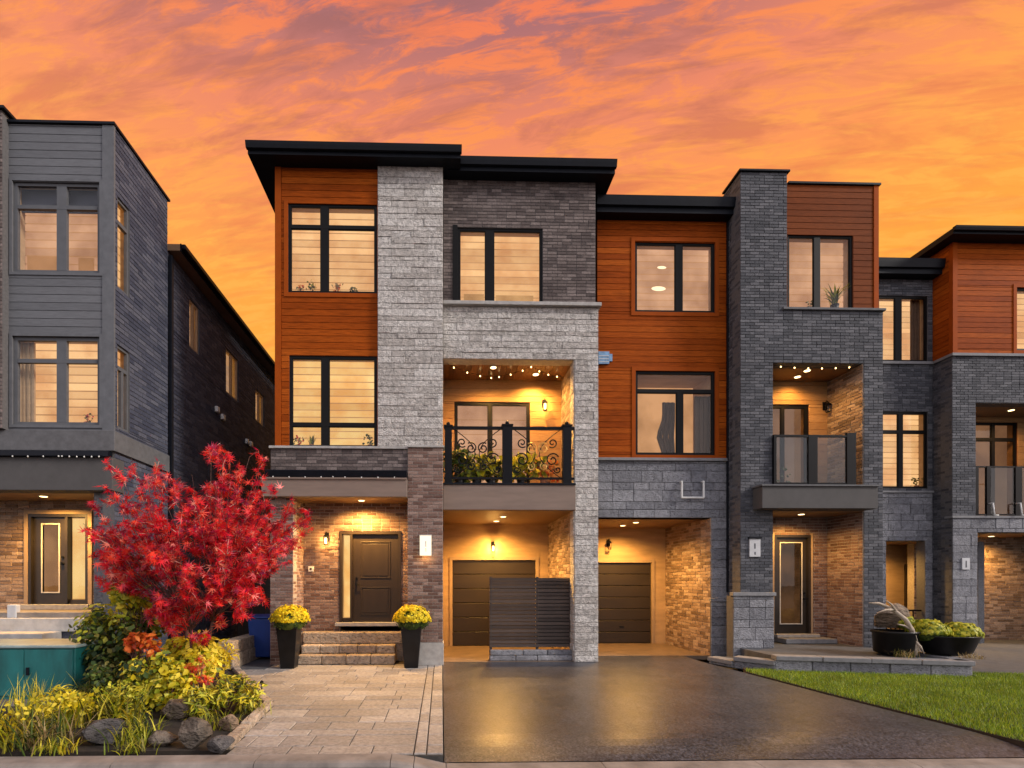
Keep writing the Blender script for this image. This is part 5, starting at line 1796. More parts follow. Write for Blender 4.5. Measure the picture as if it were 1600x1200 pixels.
# ------------------------------------------------------------------ shrubs and clumps of the bed
def shrub(name, px0, py0, px1, py1, Y, mats, label, n=900, size=0.07, leaf='oval', seed=1, depth=0.5, cat='shrub', base_z=0.0, tops=None, twigcol='bark_maple'):
    """leafy shrub that fills a box seen in the picture at depth Y; TOPS: material for leaves near the top"""
    rg = np.random.default_rng(seed)
    x0, z1 = on_plane(px0, py0, Y)
    x1, _ = on_plane(px1, py0, Y)
    z0 = max(base_z, on_plane((px0 + px1) / 2, py1, Y)[1])
    cx_, wz = (x0 + x1) / 2, (x1 - x0) / 2
    root = empty(name, (cx_, Y, base_z), label, cat)
    k = 22
    cl = []
    for _ in range(k):
        a, u = rg.uniform(0, 6.28), rg.uniform(0, 1) ** 0.5
        cl.append((cx_ + wz * 0.80 * u * math.cos(a), Y + depth * u * math.sin(a), z0 + (z1 - z0) * (0.10 + 0.80 * rg.uniform(0, 1) * (1 - 0.35 * u))))
    cl = np.array(cl)
    paths = []
    for c in cl:
        b0 = Vector((cx_ + rg.uniform(-0.06, 0.06), Y + rg.uniform(-0.05, 0.05), base_z))
        t_ = Vector(c)
        paths.append(([b0, b0.lerp(t_, 0.5) + Vector((0, 0, 0.06)), t_], 0.010, 0.003))
    twig_mesh('stem', paths, twigcol, root, n=4)['kind'] = 'stuff'
    ids = rg.integers(0, k, n)
    r_ = min(wz, (z1 - z0) / 2, depth + 0.1) * 0.42
    d = rg.normal(size=(n, 3))
    d /= np.linalg.norm(d, axis=1, keepdims=True)
    rad = rg.uniform(0.35, 1.0, n)[:, None]
    pos = cl[ids] + d * rad * r_
    pos[:, 2] = np.maximum(pos[:, 2], base_z + 0.02)
    nrm = d * 0.7 + np.array([0, -0.3, 0.55]) + rg.normal(scale=0.35, size=(n, 3))
    bvv, bff = (maple_leaf() if leaf == 'maple' else oval_leaf(0.30 if leaf == 'oval' else 0.11))
    rot_ = frames(nrm, rg.uniform(0, 6.28, n))
    sc = size * rg.uniform(0.6, 1.25, n)
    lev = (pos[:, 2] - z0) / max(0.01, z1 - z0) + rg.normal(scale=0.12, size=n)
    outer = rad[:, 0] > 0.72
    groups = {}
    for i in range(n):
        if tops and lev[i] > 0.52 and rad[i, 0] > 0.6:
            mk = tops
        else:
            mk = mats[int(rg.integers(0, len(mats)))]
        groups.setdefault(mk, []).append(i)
    for mk, ii in groups.items():
        v_, L_, T_ = scatter_mesh(bvv, bff, pos[ii], rot_[ii], sc[ii])
        np_object('foliage', v_, L_, T_, mk, root)['kind'] = 'stuff'
    return root


def clump(name, px, py, label, n=80, length=0.5, lean=1.0, width=0.018, mats=('leaf_lime',), spread=0.12, seed=1, cat='plant', z=0.0, pos=None, flowers=None):
    rg = np.random.default_rng(seed)
    g_ = pos if pos is not None else on_ground(px, py)
    root = empty(name, (g_.x, g_.y, z), label, cat)
    for i, mk in enumerate(mats):
        v_, L_, T_ = blades(n // len(mats), lambda _: (g_.x + rg.normal(0, spread), g_.y + rg.normal(0, spread * 0.8), z), length, lean, width, rg)
        np_object('leaf_tuft', v_, L_, T_, mk, root)['kind'] = 'stuff'
    if flowers:
        mk, nf, fs = flowers
        pos_ = np.column_stack([rg.normal(g_.x, spread * 1.3, nf), rg.normal(g_.y, spread, nf), rg.uniform(length * 0.45, length * 0.85, nf) + z])
        bvv, bff = oval_leaf(0.4)
        v_, L_, T_ = scatter_mesh(bvv, bff, pos_, frames(rg.normal(size=(nf, 3)) + np.array([0, -0.5, 0.6]), rg.uniform(0, 6.28, nf)), fs * rg.uniform(0.6, 1.2, nf))
        np_object('foliage', v_, L_, T_, mk, root)['kind'] = 'stuff'
    return root


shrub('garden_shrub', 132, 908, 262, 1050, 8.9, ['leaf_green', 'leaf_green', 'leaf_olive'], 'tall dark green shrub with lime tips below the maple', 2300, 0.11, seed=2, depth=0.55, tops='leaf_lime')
shrub('garden_shrub', 238, 965, 352, 1075, 8.6, ['leaf_yellow', 'leaf_lime', 'leaf_yellow'], 'bright yellow leafy shrub directly under the maple crown', 1500, 0.12, seed=3, depth=0.4, tops='leaf_yellow')
shrub('garden_shrub', 196, 984, 252, 1025, 8.0, ['leaf_orange'], 'small orange-leaved shrub before the dark green shrub', 330, 0.09, seed=4, depth=0.2, tops='leaf_orange')
shrub('garden_shrub', 190, 1010, 280, 1090, 7.9, ['leaf_lime', 'leaf_yellow', 'leaf_green'], 'lime green leafy plant left of the maple trunk', 900, 0.10, seed=6, depth=0.35)
shrub('garden_shrub', 298, 1050, 412, 1128, 7.55, ['leaf_lime', 'leaf_olive', 'leaf_yellow'], 'low feathery yellow-green shrub beside the paving edge', 1700, 0.13, leaf='needle', seed=7, depth=0.45)
shrub('garden_shrub', 318, 985, 362, 1050, 9.4, ['leaf_yellow'], 'ferny golden plant right of the maple trunk', 520, 0.16, leaf='needle', seed=8, depth=0.25, tops='leaf_yellow')
shrub('garden_shrub', 120, 1020, 205, 1100, 8.2, ['leaf_green', 'leaf_olive', 'leaf_green'], 'dark low foliage right of the teal utility box', 800, 0.09, seed=9, depth=0.3)
shrub('garden_shrub', 292, 1005, 330, 1085, 8.15, ['leaf_orange', 'leaf_red'], 'small red-orange sprout around the maple trunk base', 260, 0.06, leaf='maple', seed=10, depth=0.18)
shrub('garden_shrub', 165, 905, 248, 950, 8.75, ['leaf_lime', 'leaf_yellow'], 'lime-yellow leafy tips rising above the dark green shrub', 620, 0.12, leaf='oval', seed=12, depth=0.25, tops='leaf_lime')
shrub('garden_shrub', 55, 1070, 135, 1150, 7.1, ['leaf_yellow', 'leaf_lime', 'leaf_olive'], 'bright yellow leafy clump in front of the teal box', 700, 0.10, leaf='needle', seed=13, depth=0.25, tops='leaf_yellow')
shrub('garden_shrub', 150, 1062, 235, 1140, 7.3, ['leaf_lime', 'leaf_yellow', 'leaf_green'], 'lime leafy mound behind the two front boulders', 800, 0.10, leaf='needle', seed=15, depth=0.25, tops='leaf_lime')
shrub('garden_shrub', 225, 1030, 300, 1100, 7.85, ['leaf_yellow', 'leaf_lime'], 'yellow leafy mound just left of the maple trunk', 700, 0.11, leaf='oval', seed=16, depth=0.25, tops='leaf_yellow')
clump('grass_clump', 18, 1165, 'tall yellow-green grass clump at the left edge', 150, 0.62, 1.2, 0.020, ('leaf_yellow', 'leaf_olive', 'leaf_lime'), 0.16, 21, flowers=('leaf_yellow', 70, 0.06))
clump('grass_clump', 72, 1168, 'straw-coloured arching grass between left edge and boulder', 130, 0.55, 1.5, 0.018, ('leaf_straw', 'leaf_olive', 'leaf_green'), 0.15, 22)
clump('grass_clump', 110, 1135, 'golden leafy clump before the teal utility box', 110, 0.50, 1.0, 0.024, ('leaf_yellow', 'leaf_lime'), 0.14, 23, flowers=('leaf_yellow', 150, 0.07))
clump('grass_clump', 185, 1130, 'lime daylily clump with arching leaves behind the tan boulder', 170, 0.66, 1.3, 0.022, ('leaf_lime', 'leaf_yellow', 'leaf_olive'), 0.16, 24, flowers=('leaf_lime', 60, 0.06))
clump('grass_clump', 215, 1160, 'dark green tuft between the boulders', 130, 0.40, 1.3, 0.018, ('leaf_green', 'leaf_lime'), 0.13, 25)
clump('grass_clump', 48, 1120, 'thin upright green stems before the teal box', 90, 0.60, 0.6, 0.014, ('leaf_lime', 'leaf_yellow'), 0.16, 26)
clump('grass_clump', 148, 1105, 'pale arching grass right of the golden clump', 90, 0.60, 1.4, 0.014, ('leaf_straw', 'leaf_lime'), 0.14, 27)
clump('grass_clump', 340, 1135, 'short olive tuft in front of the feathery shrub', 90, 0.28, 1.3, 0.014, ('leaf_olive', 'leaf_lime'), 0.16, 28)
clump('grass_clump', 395, 1115, 'small green tuft at the corner of the paving edge', 80, 0.24, 1.2, 0.012, ('leaf_lime', 'leaf_olive'), 0.12, 29)


clump('grass_clump', 88, 1176, 'low yellow-green tuft at the kerb in front of the tan boulder', 70, 0.24, 1.4, 0.014, ('leaf_yellow', 'leaf_lime'), 0.12, 91)
clump('grass_clump', 205, 1176, 'short lime tuft at the kerb beside the small dark rock', 70, 0.22, 1.4, 0.014, ('leaf_lime', 'leaf_olive'), 0.10, 92)
clump('grass_clump', 300, 1118, 'golden tuft between the dark boulder and feathery shrub', 90, 0.30, 1.2, 0.016, ('leaf_yellow', 'leaf_lime'), 0.12, 93)
stk = on_ground(409, 1092)
st_ = empty('garden_stake', (stk.x, stk.y, -0.01), 'thin black stake light at the edge of the garden bed', 'garden light')
MB().tube([(stk.x, stk.y, -0.02), (stk.x, stk.y, 0.24)], 0.009, 6).build('stem', 'iron_black', st_)
MB().lathe([(0.012, 0.24), (0.03, 0.25), (0.028, 0.29), (0.006, 0.31)], 10, (stk.x, stk.y, 0.0)).build('lamp_head', 'iron_black', st_)


# ------------------------------------------------------------------ boulders
def boulder(px0, py0, px1, py1, label, seed, mat='rock', Y=None, z0=None):
    rg = np.random.default_rng(seed)
    g_ = on_ground((px0 + px1) / 2, py1 - 3)
    if Y is not None:
        g_ = Vector((on_plane((px0 + px1) / 2, py1, Y)[0], Y, z0 or 0))
    s_ = g_.y / F_PX
    w, h = (px1 - px0) * s_ / 2, (py1 - py0) * s_
    import bmesh
    bm = bmesh.new()
    bmesh.ops.create_icosphere(bm, subdivisions=3, radius=1)
    dirs = rg.normal(size=(11, 3))
    dirs /= np.linalg.norm(dirs, axis=1, keepdims=True)
    cut = rg.uniform(0.48, 0.85, 11)
    for v_ in bm.verts:
        p_ = np.array(v_.co)
        for d_, c_ in zip(dirs, cut):
            e_ = p_ @ d_ - c_
            if e_ > 0:
                p_ = p_ - d_ * e_
        p_ = p_ * (1 + 0.03 * math.sin(7 * p_[0] + seed) * math.sin(6 * p_[2]))
        v_.co = (p_[0] * w * 1.12, p_[1] * w * 0.8, (p_[2] * 0.62 + 0.42) * h)
    me = bpy.data.meshes.new('boulder')
    bm.to_mesh(me)
    bm.free()
    me.materials.append(MATS[mat])
    o = bpy.data.objects.new('boulder', me)
    attach(o, None, Matrix.Translation(Vector((g_.x, g_.y + w * 0.5, g_.z))))
    tag(o, label, 'rock')
    return o


boulder(112, 1128, 182, 1168, 'tan and grey boulder behind the kerb, left of the bed', 3)
boulder(236, 1098, 292, 1128, 'smooth dark grey boulder behind the other rocks', 8)
boulder(228, 1143, 270, 1170, 'small dark grey rock between the two front boulders', 14)
boulder(266, 1130, 322, 1174, 'angular grey boulder at the front right of the bed', 5)
boulder(322, 1156, 362, 1180, 'flat pale rock at the corner of kerb and edging', 19)
boulder(340, 1120, 372, 1145, 'small upright rock beside the feathery shrub', 23)

# ------------------------------------------------------------------ teal utility box
ub0, ub1 = on_ground(-60, 1098), on_ground(118, 1098)
YX = 8.25
tx0, tx1 = PX(-90, YX), PX(117, YX)
tz = PZ(1008, 60, YX)
tb = empty('utility_box', ((tx0 + tx1) / 2, YX + 0.45, -0.012), 'teal green metal utility box at the left edge of the garden', 'utility box')
part('plinth', 'concrete', tb, (tx0 - 0.06, tx1 + 0.06, YX - 0.05, YX + 0.95, -0.02, 0.08))
part('cabinet', 'teal_metal', tb, (tx0, tx1, YX + 0.01, YX + 0.90, 0.08, tz - 0.05), bevel=0.012)
part('lid', 'teal_lid', tb, (tx0 - 0.03, tx1 + 0.03, YX - 0.03, YX + 0.94, tz - 0.048, tz), bevel=0.015)
sxm = PX(38, YX)
for a, b in ((tx0 + 0.03, sxm - 0.006), (sxm + 0.006, tx1 - 0.03)):
    part('door', 'teal_metal', tb, (a, b, YX - 0.012, YX + 0.008, 0.14, tz - 0.075), bevel=0.006)
part('latch', 'metal_black', tb, (sxm + 0.05, sxm + 0.09, YX - 0.035, YX - 0.013, tz * 0.5, tz * 0.5 + 0.12))


# ------------------------------------------------------------------ potted yellow chrysanthemums
def flower_dome(root, c, r, h, n, seed, leafy=True, pm='petal_yellow', size=0.03, tilt=0.0):
    rg = np.random.default_rng(seed)
    th = np.arccos(rg.uniform(-0.05, 1, n))
    ph = rg.uniform(0, 6.28, n)
    d = np.column_stack([np.sin(th) * np.cos(ph), np.sin(th) * np.sin(ph), np.cos(th)])
    lump = 1 + 0.07 * np.sin(5 * ph + seed) * np.sin(3 * th) + 0.05 * np.sin(11 * ph + 2 * seed) * np.sin(7 * th) + rg.normal(0, 0.045, n)
    gap = np.sin(3 * ph + 1.3 * seed) * np.sin(4 * th + seed) > 0.72
    lump = np.where(gap, lump * 0.80, lump)
    pos = np.array(c) + d * np.array([r, r, h]) * lump[:, None]
    k = 8
    bvv = [(0, 0, 0.25)] + [((1.0 if i % 2 == 0 else 0.7) * math.cos(2 * math.pi * i / k), (1.0 if i % 2 == 0 else 0.7) * math.sin(2 * math.pi * i / k), 0.0) for i in range(k)]
    bff = [(0, 1 + i, 1 + (i + 1) % k) for i in range(k)]
    nrm = d + rg.normal(scale=0.25, size=(n, 3))
    v_, L_, T_ = scatter_mesh(bvv, bff, pos, frames(nrm, rg.uniform(0, 6.28, n)), size * rg.uniform(0.75, 1.2, n))
    np_object('flowers', v_, L_, T_, pm, root)['kind'] = 'stuff'
    nl_ = n // 2
    th = np.arccos(rg.uniform(-0.55, 0.5, nl_))
    ph = rg.uniform(0, 6.28, nl_)
    d = np.column_stack([np.sin(th) * np.cos(ph), np.sin(th) * np.sin(ph), np.cos(th)])
    pos = np.array(c) + d * np.array([r, r, h]) * rg.uniform(0.72, 0.96, nl_)[:, None]
    bvv, bff = oval_leaf(0.34)
    v_, L_, T_ = scatter_mesh(bvv, bff, pos, frames(d + rg.normal(scale=0.4, size=(nl_, 3)), rg.uniform(0, 6.28, nl_)), 0.055 * rg.uniform(0.6, 1.2, nl_))
    np_object('foliage', v_, L_, T_, 'leaf_green', root)['kind'] = 'stuff'
    MB().sphere(c, r * 0.86, 14, 8, (1, 1, h / r)).build('leaf_core', 'leaf_green', root, smooth=True)


for px0, px1, lab, sd in ((424, 482, 'yellow chrysanthemum in tall black pot left of the front steps', 31), (615, 673, 'yellow chrysanthemum in tall black pot right of the front steps', 32)):
    Yp = 11.62
    xm = PX((px0 + px1) / 2 - 1, Yp)
    root = empty('potted_flower', (xm, Yp, 0.0), lab, 'potted plant', 'flower pots by the front door')
    zt_ = PZ(980, (px0 + px1) / 2, Yp)
    m = MB()
    pw0, pw1 = 0.165, 0.245
    prof = [(pw0, 0.004), (pw1, zt_), (pw1 + 0.012, zt_), (pw1 + 0.012, zt_ + 0.03), (pw1 - 0.03, zt_ + 0.03), (pw1 - 0.035, zt_ - 0.02)]
    m.lathe([(r_ * 1.30, z_) for r_, z_ in prof], 4)
    # square tapered planter, turned to face the street
    m.v = [(xm + (x_ * math.cos(R(45)) - y_ * math.sin(R(45))), Yp + (x_ * math.sin(R(45)) + y_ * math.cos(R(45))), z_) for x_, y_, z_ in m.v]
    m.build('pot', 'pot_black', root, bevel=0.008)
    flower_dome(root, (xm + 0.02, Yp, zt_ + 0.16), 0.40, 0.32, 1500, sd)

# ------------------------------------------------------------------ blue bin in the side alley
bx = PX(411, 12.9)
bin_ = empty('recycling_bin', (bx, 13.0, 0.012), 'blue wheeled bin in the alley beside the main house', 'bin')
m = MB()
m.v = [(-0.24, -0.28, 0.06), (0.24, -0.28, 0.06), (0.24, 0.26, 0.06), (-0.24, 0.26, 0.06), (-0.30, -0.34, 1.02), (0.30, -0.34, 1.02), (0.30, 0.36, 1.02), (-0.30, 0.36, 1.02)]
m.f = [(3, 2, 1, 0), (4, 5, 6, 7), (0, 1, 5, 4), (1, 2, 6, 5), (2, 3, 7, 6), (3, 0, 4, 7)]
m.v = [(x_ + bx, y_ + 13.0, z_ + 0.012) for x_, y_, z_ in m.v]
m.build('body', 'bin_blue', bin_, bevel=0.03)
MB().prism_x([(12.62, 1.035), (12.62, 1.08), (12.9, 1.13), (13.4, 1.10), (13.4, 1.035)], bx - 0.32, bx + 0.32).build('lid', 'bin_blue', bin_, bevel=0.02)
for s_ in (-1, 1):
    MB().tube([(bx + s_ * 0.23, 13.24, 0.11), (bx + s_ * 0.29, 13.24, 0.11)], 0.10, 14).build('wheel', 'pot_black', bin_)
MB().tube([(bx - 0.26, 13.42, 1.0), (bx + 0.26, 13.42, 1.0)], 0.018, 8).build('handle', 'bin_blue', bin_)
# dark gate closing the alley and a beige garden wall at its mouth
gt = empty('alley_gate', (-5.5, 17.0, 0), 'dark board gate closing the alley between the houses', 'gate')
for k in range(16):
    part('board', 'slat_brown', gt, (XS + 0.06 + k * 0.185, XS + 0.06 + k * 0.185 + 0.175, 17.0, 17.03, 0.05, 2.0))
part('rail', 'slat_brown', gt, (XS + 0.06, xL - 0.06, 17.032, 17.08, 0.4, 0.5), (XS + 0.06, xL - 0.06, 17.032, 17.08, 1.6, 1.7))
ga, gb_ = on_ground(352, 1041), on_ground(372, 1037)
wl_ = empty('garden_wall', (PX(358, 11.5), 11.9, 0), 'low beige stone wall at the mouth of the alley', 'wall')
for k in range(4):
    part('stone_block', 'stone_warm', wl_, (PX(346, 11.6) - 0.02, PX(373, 11.6) - 0.03, 11.35 + 0.5 * k, 11.84 + 0.5 * k, 0.0, 0.33), bevel=0.02)
    part('stone_block', 'stone_warm', wl_, (PX(346, 11.6) + 0.01, PX(373, 11.6) - 0.05, 11.38 + 0.5 * k, 11.86 + 0.5 * k, 0.333, 0.62), bevel=0.02)


# ------------------------------------------------------------------ terrace of the second house
ter_pts = [(6.50, 12.30), (6.72, 11.62), (7.25, 10.95), (10.75, 10.1), (10.95, 10.6), (10.95, 15.2), (7.45, 15.2), (7.45, 12.42), (6.5, 12.42)]
structure('terrace', MB().prism([(7.34, 12.40), (7.34, 11.08), (10.66, 10.28), (10.86, 10.65), (10.86, 15.2), (7.45, 15.2), (7.45, 12.40)], -0.1, zter - 0.03), 'path_dark')
structure('terrace_ramp', MB().prism([(6.60, 12.39), (6.92, 11.72), (7.33, 11.2), (7.33, 12.39)], -0.1, 0.10), 'path_dark')
tw = empty('terrace_wall', (9.0, 10.5, 0), 'low grey stone retaining wall between the lawn and dark brick house', 'wall')
segs = list(zip(ter_pts[:5], ter_pts[1:6]))
for (xa, ya), (xb, yb_), hz in [(s_[0], s_[1], h_) for s_, h_ in zip(segs, (0.12, 0.22, zter, zter, zter))]:
    L_ = math.hypot(xb - xa, yb_ - ya)
    ang = math.atan2(yb_ - ya, xb - xa)
    mid = ((xa + xb) / 2, (ya + yb_) / 2, 0)
    n = max(1, round(L_ / 0.72))
    for k in range(n):
        a, b = -L_ / 2 + L_ * k / n, -L_ / 2 + L_ * (k + 1) / n
        MB().box(a + 0.006, b - 0.006, random.uniform(-0.01, 0.008), 0.22, -0.05, hz - 0.105).build('stone_block', 'stone_grey', tw, ang, mid, bevel=0.018)
    n = max(1, round(L_ / 0.95))
    for k in range(n):
        a, b = -L_ / 2 + L_ * k / n, -L_ / 2 + L_ * (k + 1) / n
        MB().box(a + 0.005, b - 0.005, -0.05 + random.uniform(-0.008, 0.008), 0.26, hz - 0.10, hz).build('cap_stone', 'ledge_grey', tw, ang, mid, bevel=0.014)

# bowl planter with yellow chrysanthemums
Yb_ = 11.0
bxm = PX(1479, Yb_)
bowl = empty('bowl_planter', (bxm, Yb_, zter), 'wide black bowl with two yellow-green mounded plants at the terrace corner', 'planter')
zbw = PZ(992, 1479, Yb_)
m = MB().lathe([(0.30, 0.0), (0.46, 0.06), (0.60, zbw - zter - 0.03), (0.63, zbw - zter), (0.58, zbw - zter), (0.56, zbw - zter - 0.05)], 28, (bxm, Yb_, zter), 1.0, 0.8)
m.build('pot', 'pot_black', bowl, smooth=True)
for px_, py_, r_, sd in ((1450, 980, 0.34, 41), (1500, 984, 0.34, 42)):
    flower_dome(bowl, (PX(px_, Yb_), Yb_, PZ(py_ + 8, px_, Yb_)), r_, 0.26, 800, sd, pm='leaf_lime', size=0.045)
Yt_ = 11.15
txm = PX(1398, Yt_)
tub = empty('tub_planter', (txm, Yt_, zter), 'black round tub with small yellow flower left of the wide bowl', 'planter')
MB().lathe([(0.30, 0.0), (0.38, 0.05), (0.40, 0.46), (0.43, 0.48), (0.43, 0.52), (0.38, 0.52), (0.37, 0.46)], 24, (txm, Yt_, zter)).build('pot', 'pot_black', tub, smooth=True)
flower_dome(tub, (PX(1424, Yt_), Yt_ + 0.15, PZ(975, 1424, Yt_)), 0.17, 0.17, 300, 43, pm='leaf_lime', size=0.035)
bo = boulder(1373, 948, 1428, 995, 'grey rounded rock standing on the black tub under driftwood', 31, Y=11.3, z0=zter + 0.50)
# driftwood branch arching over the tub
dw = empty('driftwood', (PX(1432, 10.75), 10.75, zter), 'pale driftwood branch arching over the black tub', 'branch')
pts = [on_plane(a, b, 10.80) for a, b in ((1430, 1024), (1432, 1000), (1424, 985), (1412, 968), (1396, 952), (1376, 943), (1356, 942))]
MB().tube([(a, 10.80 + 0.05 * math.sin(i * 1.7), b) for i, (a, b) in enumerate(pts)], [0.05, 0.055, 0.05, 0.045, 0.04, 0.03, 0.012], 8).build('stem', 'driftwood', dw, smooth=True)
for (a0, b0), (a1, b1) in (((1424, 985), (1402, 975)), ((1396, 952), (1370, 958)), ((1432, 1004), (1444, 1022)), ((1400, 955), (1384, 938))):
    q0, q1 = on_plane(a0, b0, 10.80), on_plane(a1, b1, 10.74)
    MB().tube([(q0[0], 10.80, q0[1]), ((q0[0] + q1[0]) / 2, 10.76, (q0[1] + q1[1]) / 2 + 0.03), (q1[0], 10.74, q1[1])], [0.03, 0.022, 0.008], 6).build('twig', 'driftwood', dw, smooth=True)
clump('dry_tuft', 0, 0, 'small straw tuft at the foot of the driftwood', 70, 0.22, 1.2, 0.012, ('leaf_straw', 'leaf_olive'), 0.10, 51, z=zter, pos=Vector((PX(1418, 10.6), 10.62, zter)))
clump('dry_tuft', 0, 0, 'small reddish straw tuft at the right end of the terrace wall', 60, 0.16, 1.3, 0.012, ('leaf_straw',), 0.10, 52, z=zter, pos=Vector((PX(1512, 10.5), 10.42, zter)))

# ------------------------------------------------------------------ plants on the balcony and in windows
def house_plant(x_, y_, z_, h_, label, seed, kind='oval', mats=('leaf_olive', 'leaf_lime'), pot='clay', pr=0.06, n=60, spread=None, size=0.09):
    rg = np.random.default_rng(seed)
    root = empty('house_plant', (x_, y_, z_), label, 'potted plant')
    ph_ = min(0.22, h_ * 0.3)
    MB().lathe([(pr * 0.7, 0.0), (pr, ph_), (pr * 0.9, ph_), (pr * 0.85, ph_ - 0.02)], 12, (x_, y_, z_ + 0.002)).build('pot', pot, root, smooth=True)
    sp = spread or h_ * 0.35
    if kind == 'strap':
        for mk in mats:
            v_, L_, T_ = blades(n // len(mats), lambda _: (x_ + rg.normal(0, pr * 0.35), y_ + rg.normal(0, pr * 0.35), z_ + ph_ - 0.02), (h_ - ph_) * 1.1, 1.0, size * 0.45, rg)
            np_object('foliage', v_, L_, T_, mk, root)['kind'] = 'stuff'
    else:
        pos_ = np.column_stack([rg.normal(x_, sp * 0.5, n), rg.normal(y_, min(sp * 0.5, 0.04), n), z_ + ph_ + (h_ - ph_) * rg.uniform(0.0, 1.0, n)])
        bvv, bff = oval_leaf(0.34)
        MB().tube([(x_, y_, z_ + ph_ - 0.02), (x_ + 0.01, y_, z_ + h_ * 0.8)], [0.008, 0.004], 5).build('stem', 'bark_maple', root)
        for i, mk in enumerate(mats):
            ii = np.arange(i, n, len(mats))
            v_, L_, T_ = scatter_mesh(bvv, bff, pos_[ii], frames(rg.normal(size=(len(ii), 3)) + np.array([0, -0.8, 0.4]), rg.uniform(0, 6.28, len(ii))), size * rg.uniform(0.6, 1.2, len(ii)))
            np_object('foliage', v_, L_, T_, mk, root)['kind'] = 'stuff'
    return root


yw = YA + 0.20
for px_, hh, lab, sd, mats in ((470, 0.26, 'small orange flower in the top left window of the main house', 61, ('leaf_orange', 'leaf_olive')), (488, 0.34, 'bushy green plant in the top left window of the main house', 62, ('leaf_olive', 'leaf_lime')),
                               (527, 0.30, 'pink flowering plant in the top right pane of the main house bay', 63, ('leaf_orange', 'leaf_straw')), (552, 0.22, 'low olive plant in the top right pane of the main house bay', 64, ('leaf_olive',))):
    house_plant(PX(px_, yw), yw, w1[2] + 0.015, hh, lab, sd, mats=mats, n=40, size=0.075)
for px_, hh, lab, sd, mats in ((466, 0.30, 'red-leaved plant in the lower left window of the main house', 65, ('leaf_red', 'leaf_olive')), (487, 0.34, 'spiky green plant in the lower left window of the main house', 66, ('leaf_lime', 'leaf_olive')),
                               (578, 0.34, 'green plant in the right corner of the lower bay window', 67, ('leaf_olive', 'leaf_green'))):
    house_plant(PX(px_, yw), yw, w2[2] + 0.015, hh, lab, sd, kind='strap' if sd == 66 else 'oval', mats=mats, n=40, size=0.07)
house_plant(PX(1304, YT + 0.26), YT + 0.26, wt[2] + 0.015, 0.70, 'spiky green plant in the rust-clad window beside the tower', 68, kind='strap', mats=('leaf_olive', 'leaf_lime'), pot='pot_black', pr=0.10, n=46, size=0.10)
house_plant(PX(1266, YT + 0.26), YT + 0.26, wt[2] + 0.015, 0.30, 'small plant left of the spiky one in the rust-clad window', 69, mats=('leaf_olive',), n=24, size=0.07)
for px_, hh, lab, sd, mats in ((718, 0.80, 'leafy green plant at the left end of the ornamental balcony', 71, ('leaf_olive', 'leaf_green')), (745, 0.72, 'broad-leaved green plant behind the left balcony panel', 72, ('leaf_lime', 'leaf_olive')),
                               (768, 0.62, 'yellowish fern left of the middle balcony post', 73, ('leaf_yellow', 'leaf_olive')), (815, 0.72, 'tall lime plant right of the middle balcony post', 74, ('leaf_lime', 'leaf_yellow'))):
    house_plant(PX(px_, 12.75), 12.75, zbf, hh * 1.15, lab, sd, kind='oval', mats=mats, pot='pot_black', pr=0.13, n=190, spread=0.50, size=0.19)
house_plant(PX(852, 12.8), 12.8, zbf, 0.72, 'orange flowering plant behind the right balcony panel', 75, mats=('leaf_orange', 'leaf_straw'), pot='clay', pr=0.14, n=110, spread=0.40, size=0.13)
house_plant(PX(1225, 12.9), 12.9, ztf, 0.62, 'thin dark plant behind the glass of the tower balcony', 76, mats=('leaf_green',), pot='pot_black', pr=0.09, n=16, spread=0.14, size=0.09)
house_plant(PX(1432, YV + 0.2), YV + 0.2, rbq[2] + 0.015, 0.34, 'small plant in the lower window of the recessed strip', 77, mats=('leaf_olive',), n=30, size=0.08)
house_plant(PX(136, YN + 0.2), YN + 0.2, a2[2] + 0.03, 0.28, 'small red plant in the lower window of the grey neighbouring house', 78, mats=('leaf_red', 'leaf_olive'), n=30, size=0.06)


# ------------------------------------------------------------------ string lights
def string_lights(label, pts, bulbs, r=0.015, sag=0.05, lit=True):
    root = empty('string_lights', pts[0], label, 'string lights')
    path, bl = [], []
    for a, b in zip(pts, pts[1:]):
        a, b = Vector(a), Vector(b)
        for i in range(9):
            f = i / 8
            path.append(a.lerp(b, f) - Vector((0, 0, sag * 4 * f * (1 - f))))
    MB().tube(path, 0.005, 4).build('cord', 'frame_black', root)
    for k in range(bulbs):
        f = (k + 0.5) / bulbs * (len(path) - 1)
        i = min(int(f), len(path) - 2)
        p_ = path[i].lerp(path[i + 1], f - i)
        MB().sphere((p_.x, p_.y, p_.z - r * 1.4), r, 8, 6, (1, 1, 1.3)).build('bulb', 'bulb' if lit else 'white_paint', root, smooth=True)
    return root


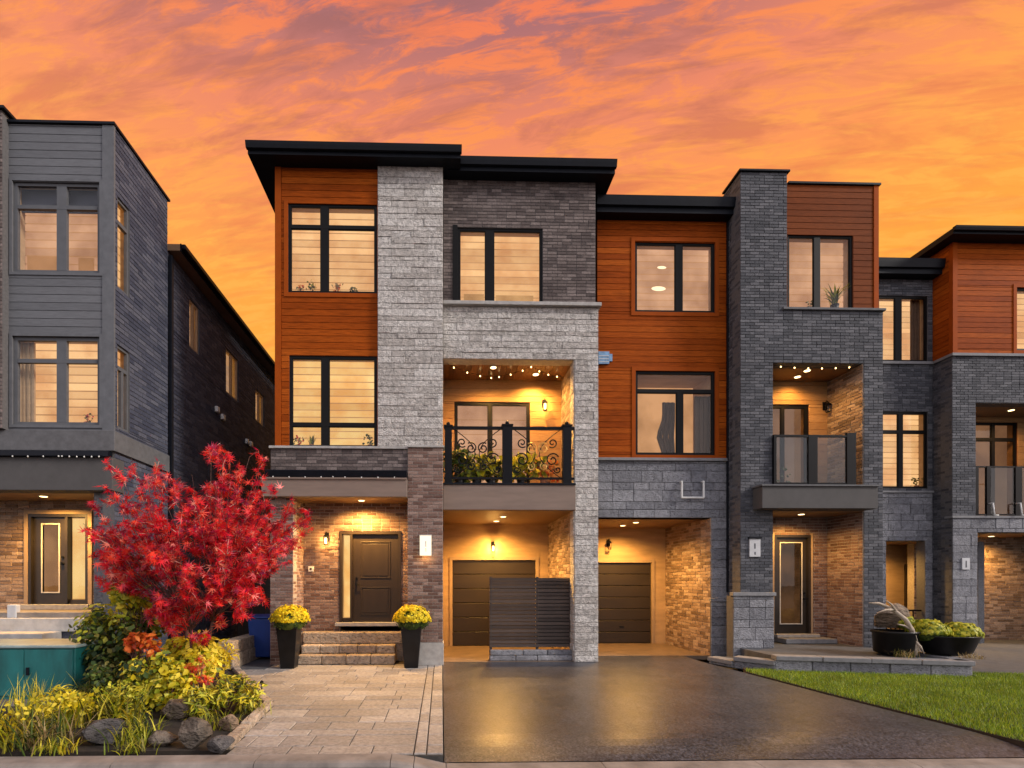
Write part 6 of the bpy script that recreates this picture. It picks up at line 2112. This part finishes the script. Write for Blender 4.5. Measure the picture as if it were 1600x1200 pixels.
string_lights('string of lit bulbs under the ceiling of the ornamental balcony', [(xc1 + 0.1, 12.5, zop - 0.02), (PX(770, 12.9), 13.3, zop - 0.02), (PX(830, 12.6), 12.6, zop - 0.02), (x898 - 0.1, 13.2, zop - 0.02)], 11)
string_lights('string of small bulbs under the tower balcony ceiling', [(oU[0] + 0.1, 12.62, oU[3] - 0.02), (oU[1] - 0.1, 12.62, oU[3] - 0.02)], 6, 0.014)
string_lights('clear bulbs along the gutter above the main front door', [(xlb, 11.66, zbt + 0.03), (PX(520, 11.66), 11.66, zbt + 0.03), (xpr - 0.1, 11.66, zbt + 0.03)], 9, 0.014, 0.01, lit=False)
string_lights('clear bulbs along the gutter of the grey neighbouring house', [(nx0 - 0.5, YN - 0.2, znl - 0.13), (PX(95, YN - 0.2), YN - 0.2, znl - 0.13), (XS - 0.1, YN - 0.2, znl - 0.13)], 12, 0.014, 0.01, lit=False)

# ------------------------------------------------------------------ lawn
lawn_poly = [(7.03, 5.80), (6.68, 8.6), (6.50, 10.75), (6.75, 11.3), (7.2, 10.86), (10.8, 10.02), (11.05, 10.5), (16.0, 9.6), (16.0, 5.80)]
structure('lawn', MB().prism(lawn_poly, -0.18, 0.015), 'soil')
rgl = np.random.default_rng(77)
cand = np.column_stack([rgl.uniform(6.4, 13.5, 150000), 5.8 + 5.2 * rgl.uniform(0, 1, 150000) ** 1.0])
keep = np.array([inside(a, b, lawn_poly) for a, b in cand[:120000]])
cand = cand[:120000][keep]
nb = len(cand)
az = rgl.uniform(0, 6.28, nb)
hb = rgl.uniform(0.035, 0.075, nb)
lean = rgl.uniform(0.1, 0.7, nb) * hb
wb = rgl.uniform(0.006, 0.011, nb)
dx, dy = np.cos(az), np.sin(az)
p0 = np.column_stack([cand[:, 0] - dy * wb / 2, cand[:, 1] + dx * wb / 2, np.full(nb, 0.012)])
p1 = np.column_stack([cand[:, 0] + dy * wb / 2, cand[:, 1] - dx * wb / 2, np.full(nb, 0.012)])
p2 = np.column_stack([cand[:, 0] + dx * lean, cand[:, 1] + dy * lean, 0.012 + hb])
v = np.stack([p0, p1, p2], 1).reshape(-1, 3)
lg = np_object('grass', v, np.arange(3 * nb), np.full(nb, 3), 'grass_blade')
tag(lg, 'short green lawn grass in front of the dark brick terrace', 'grass', kind='stuff')
# fallen leaves and small plants along the kerb edge of the lawn
print('objects', len(bpy.data.objects))
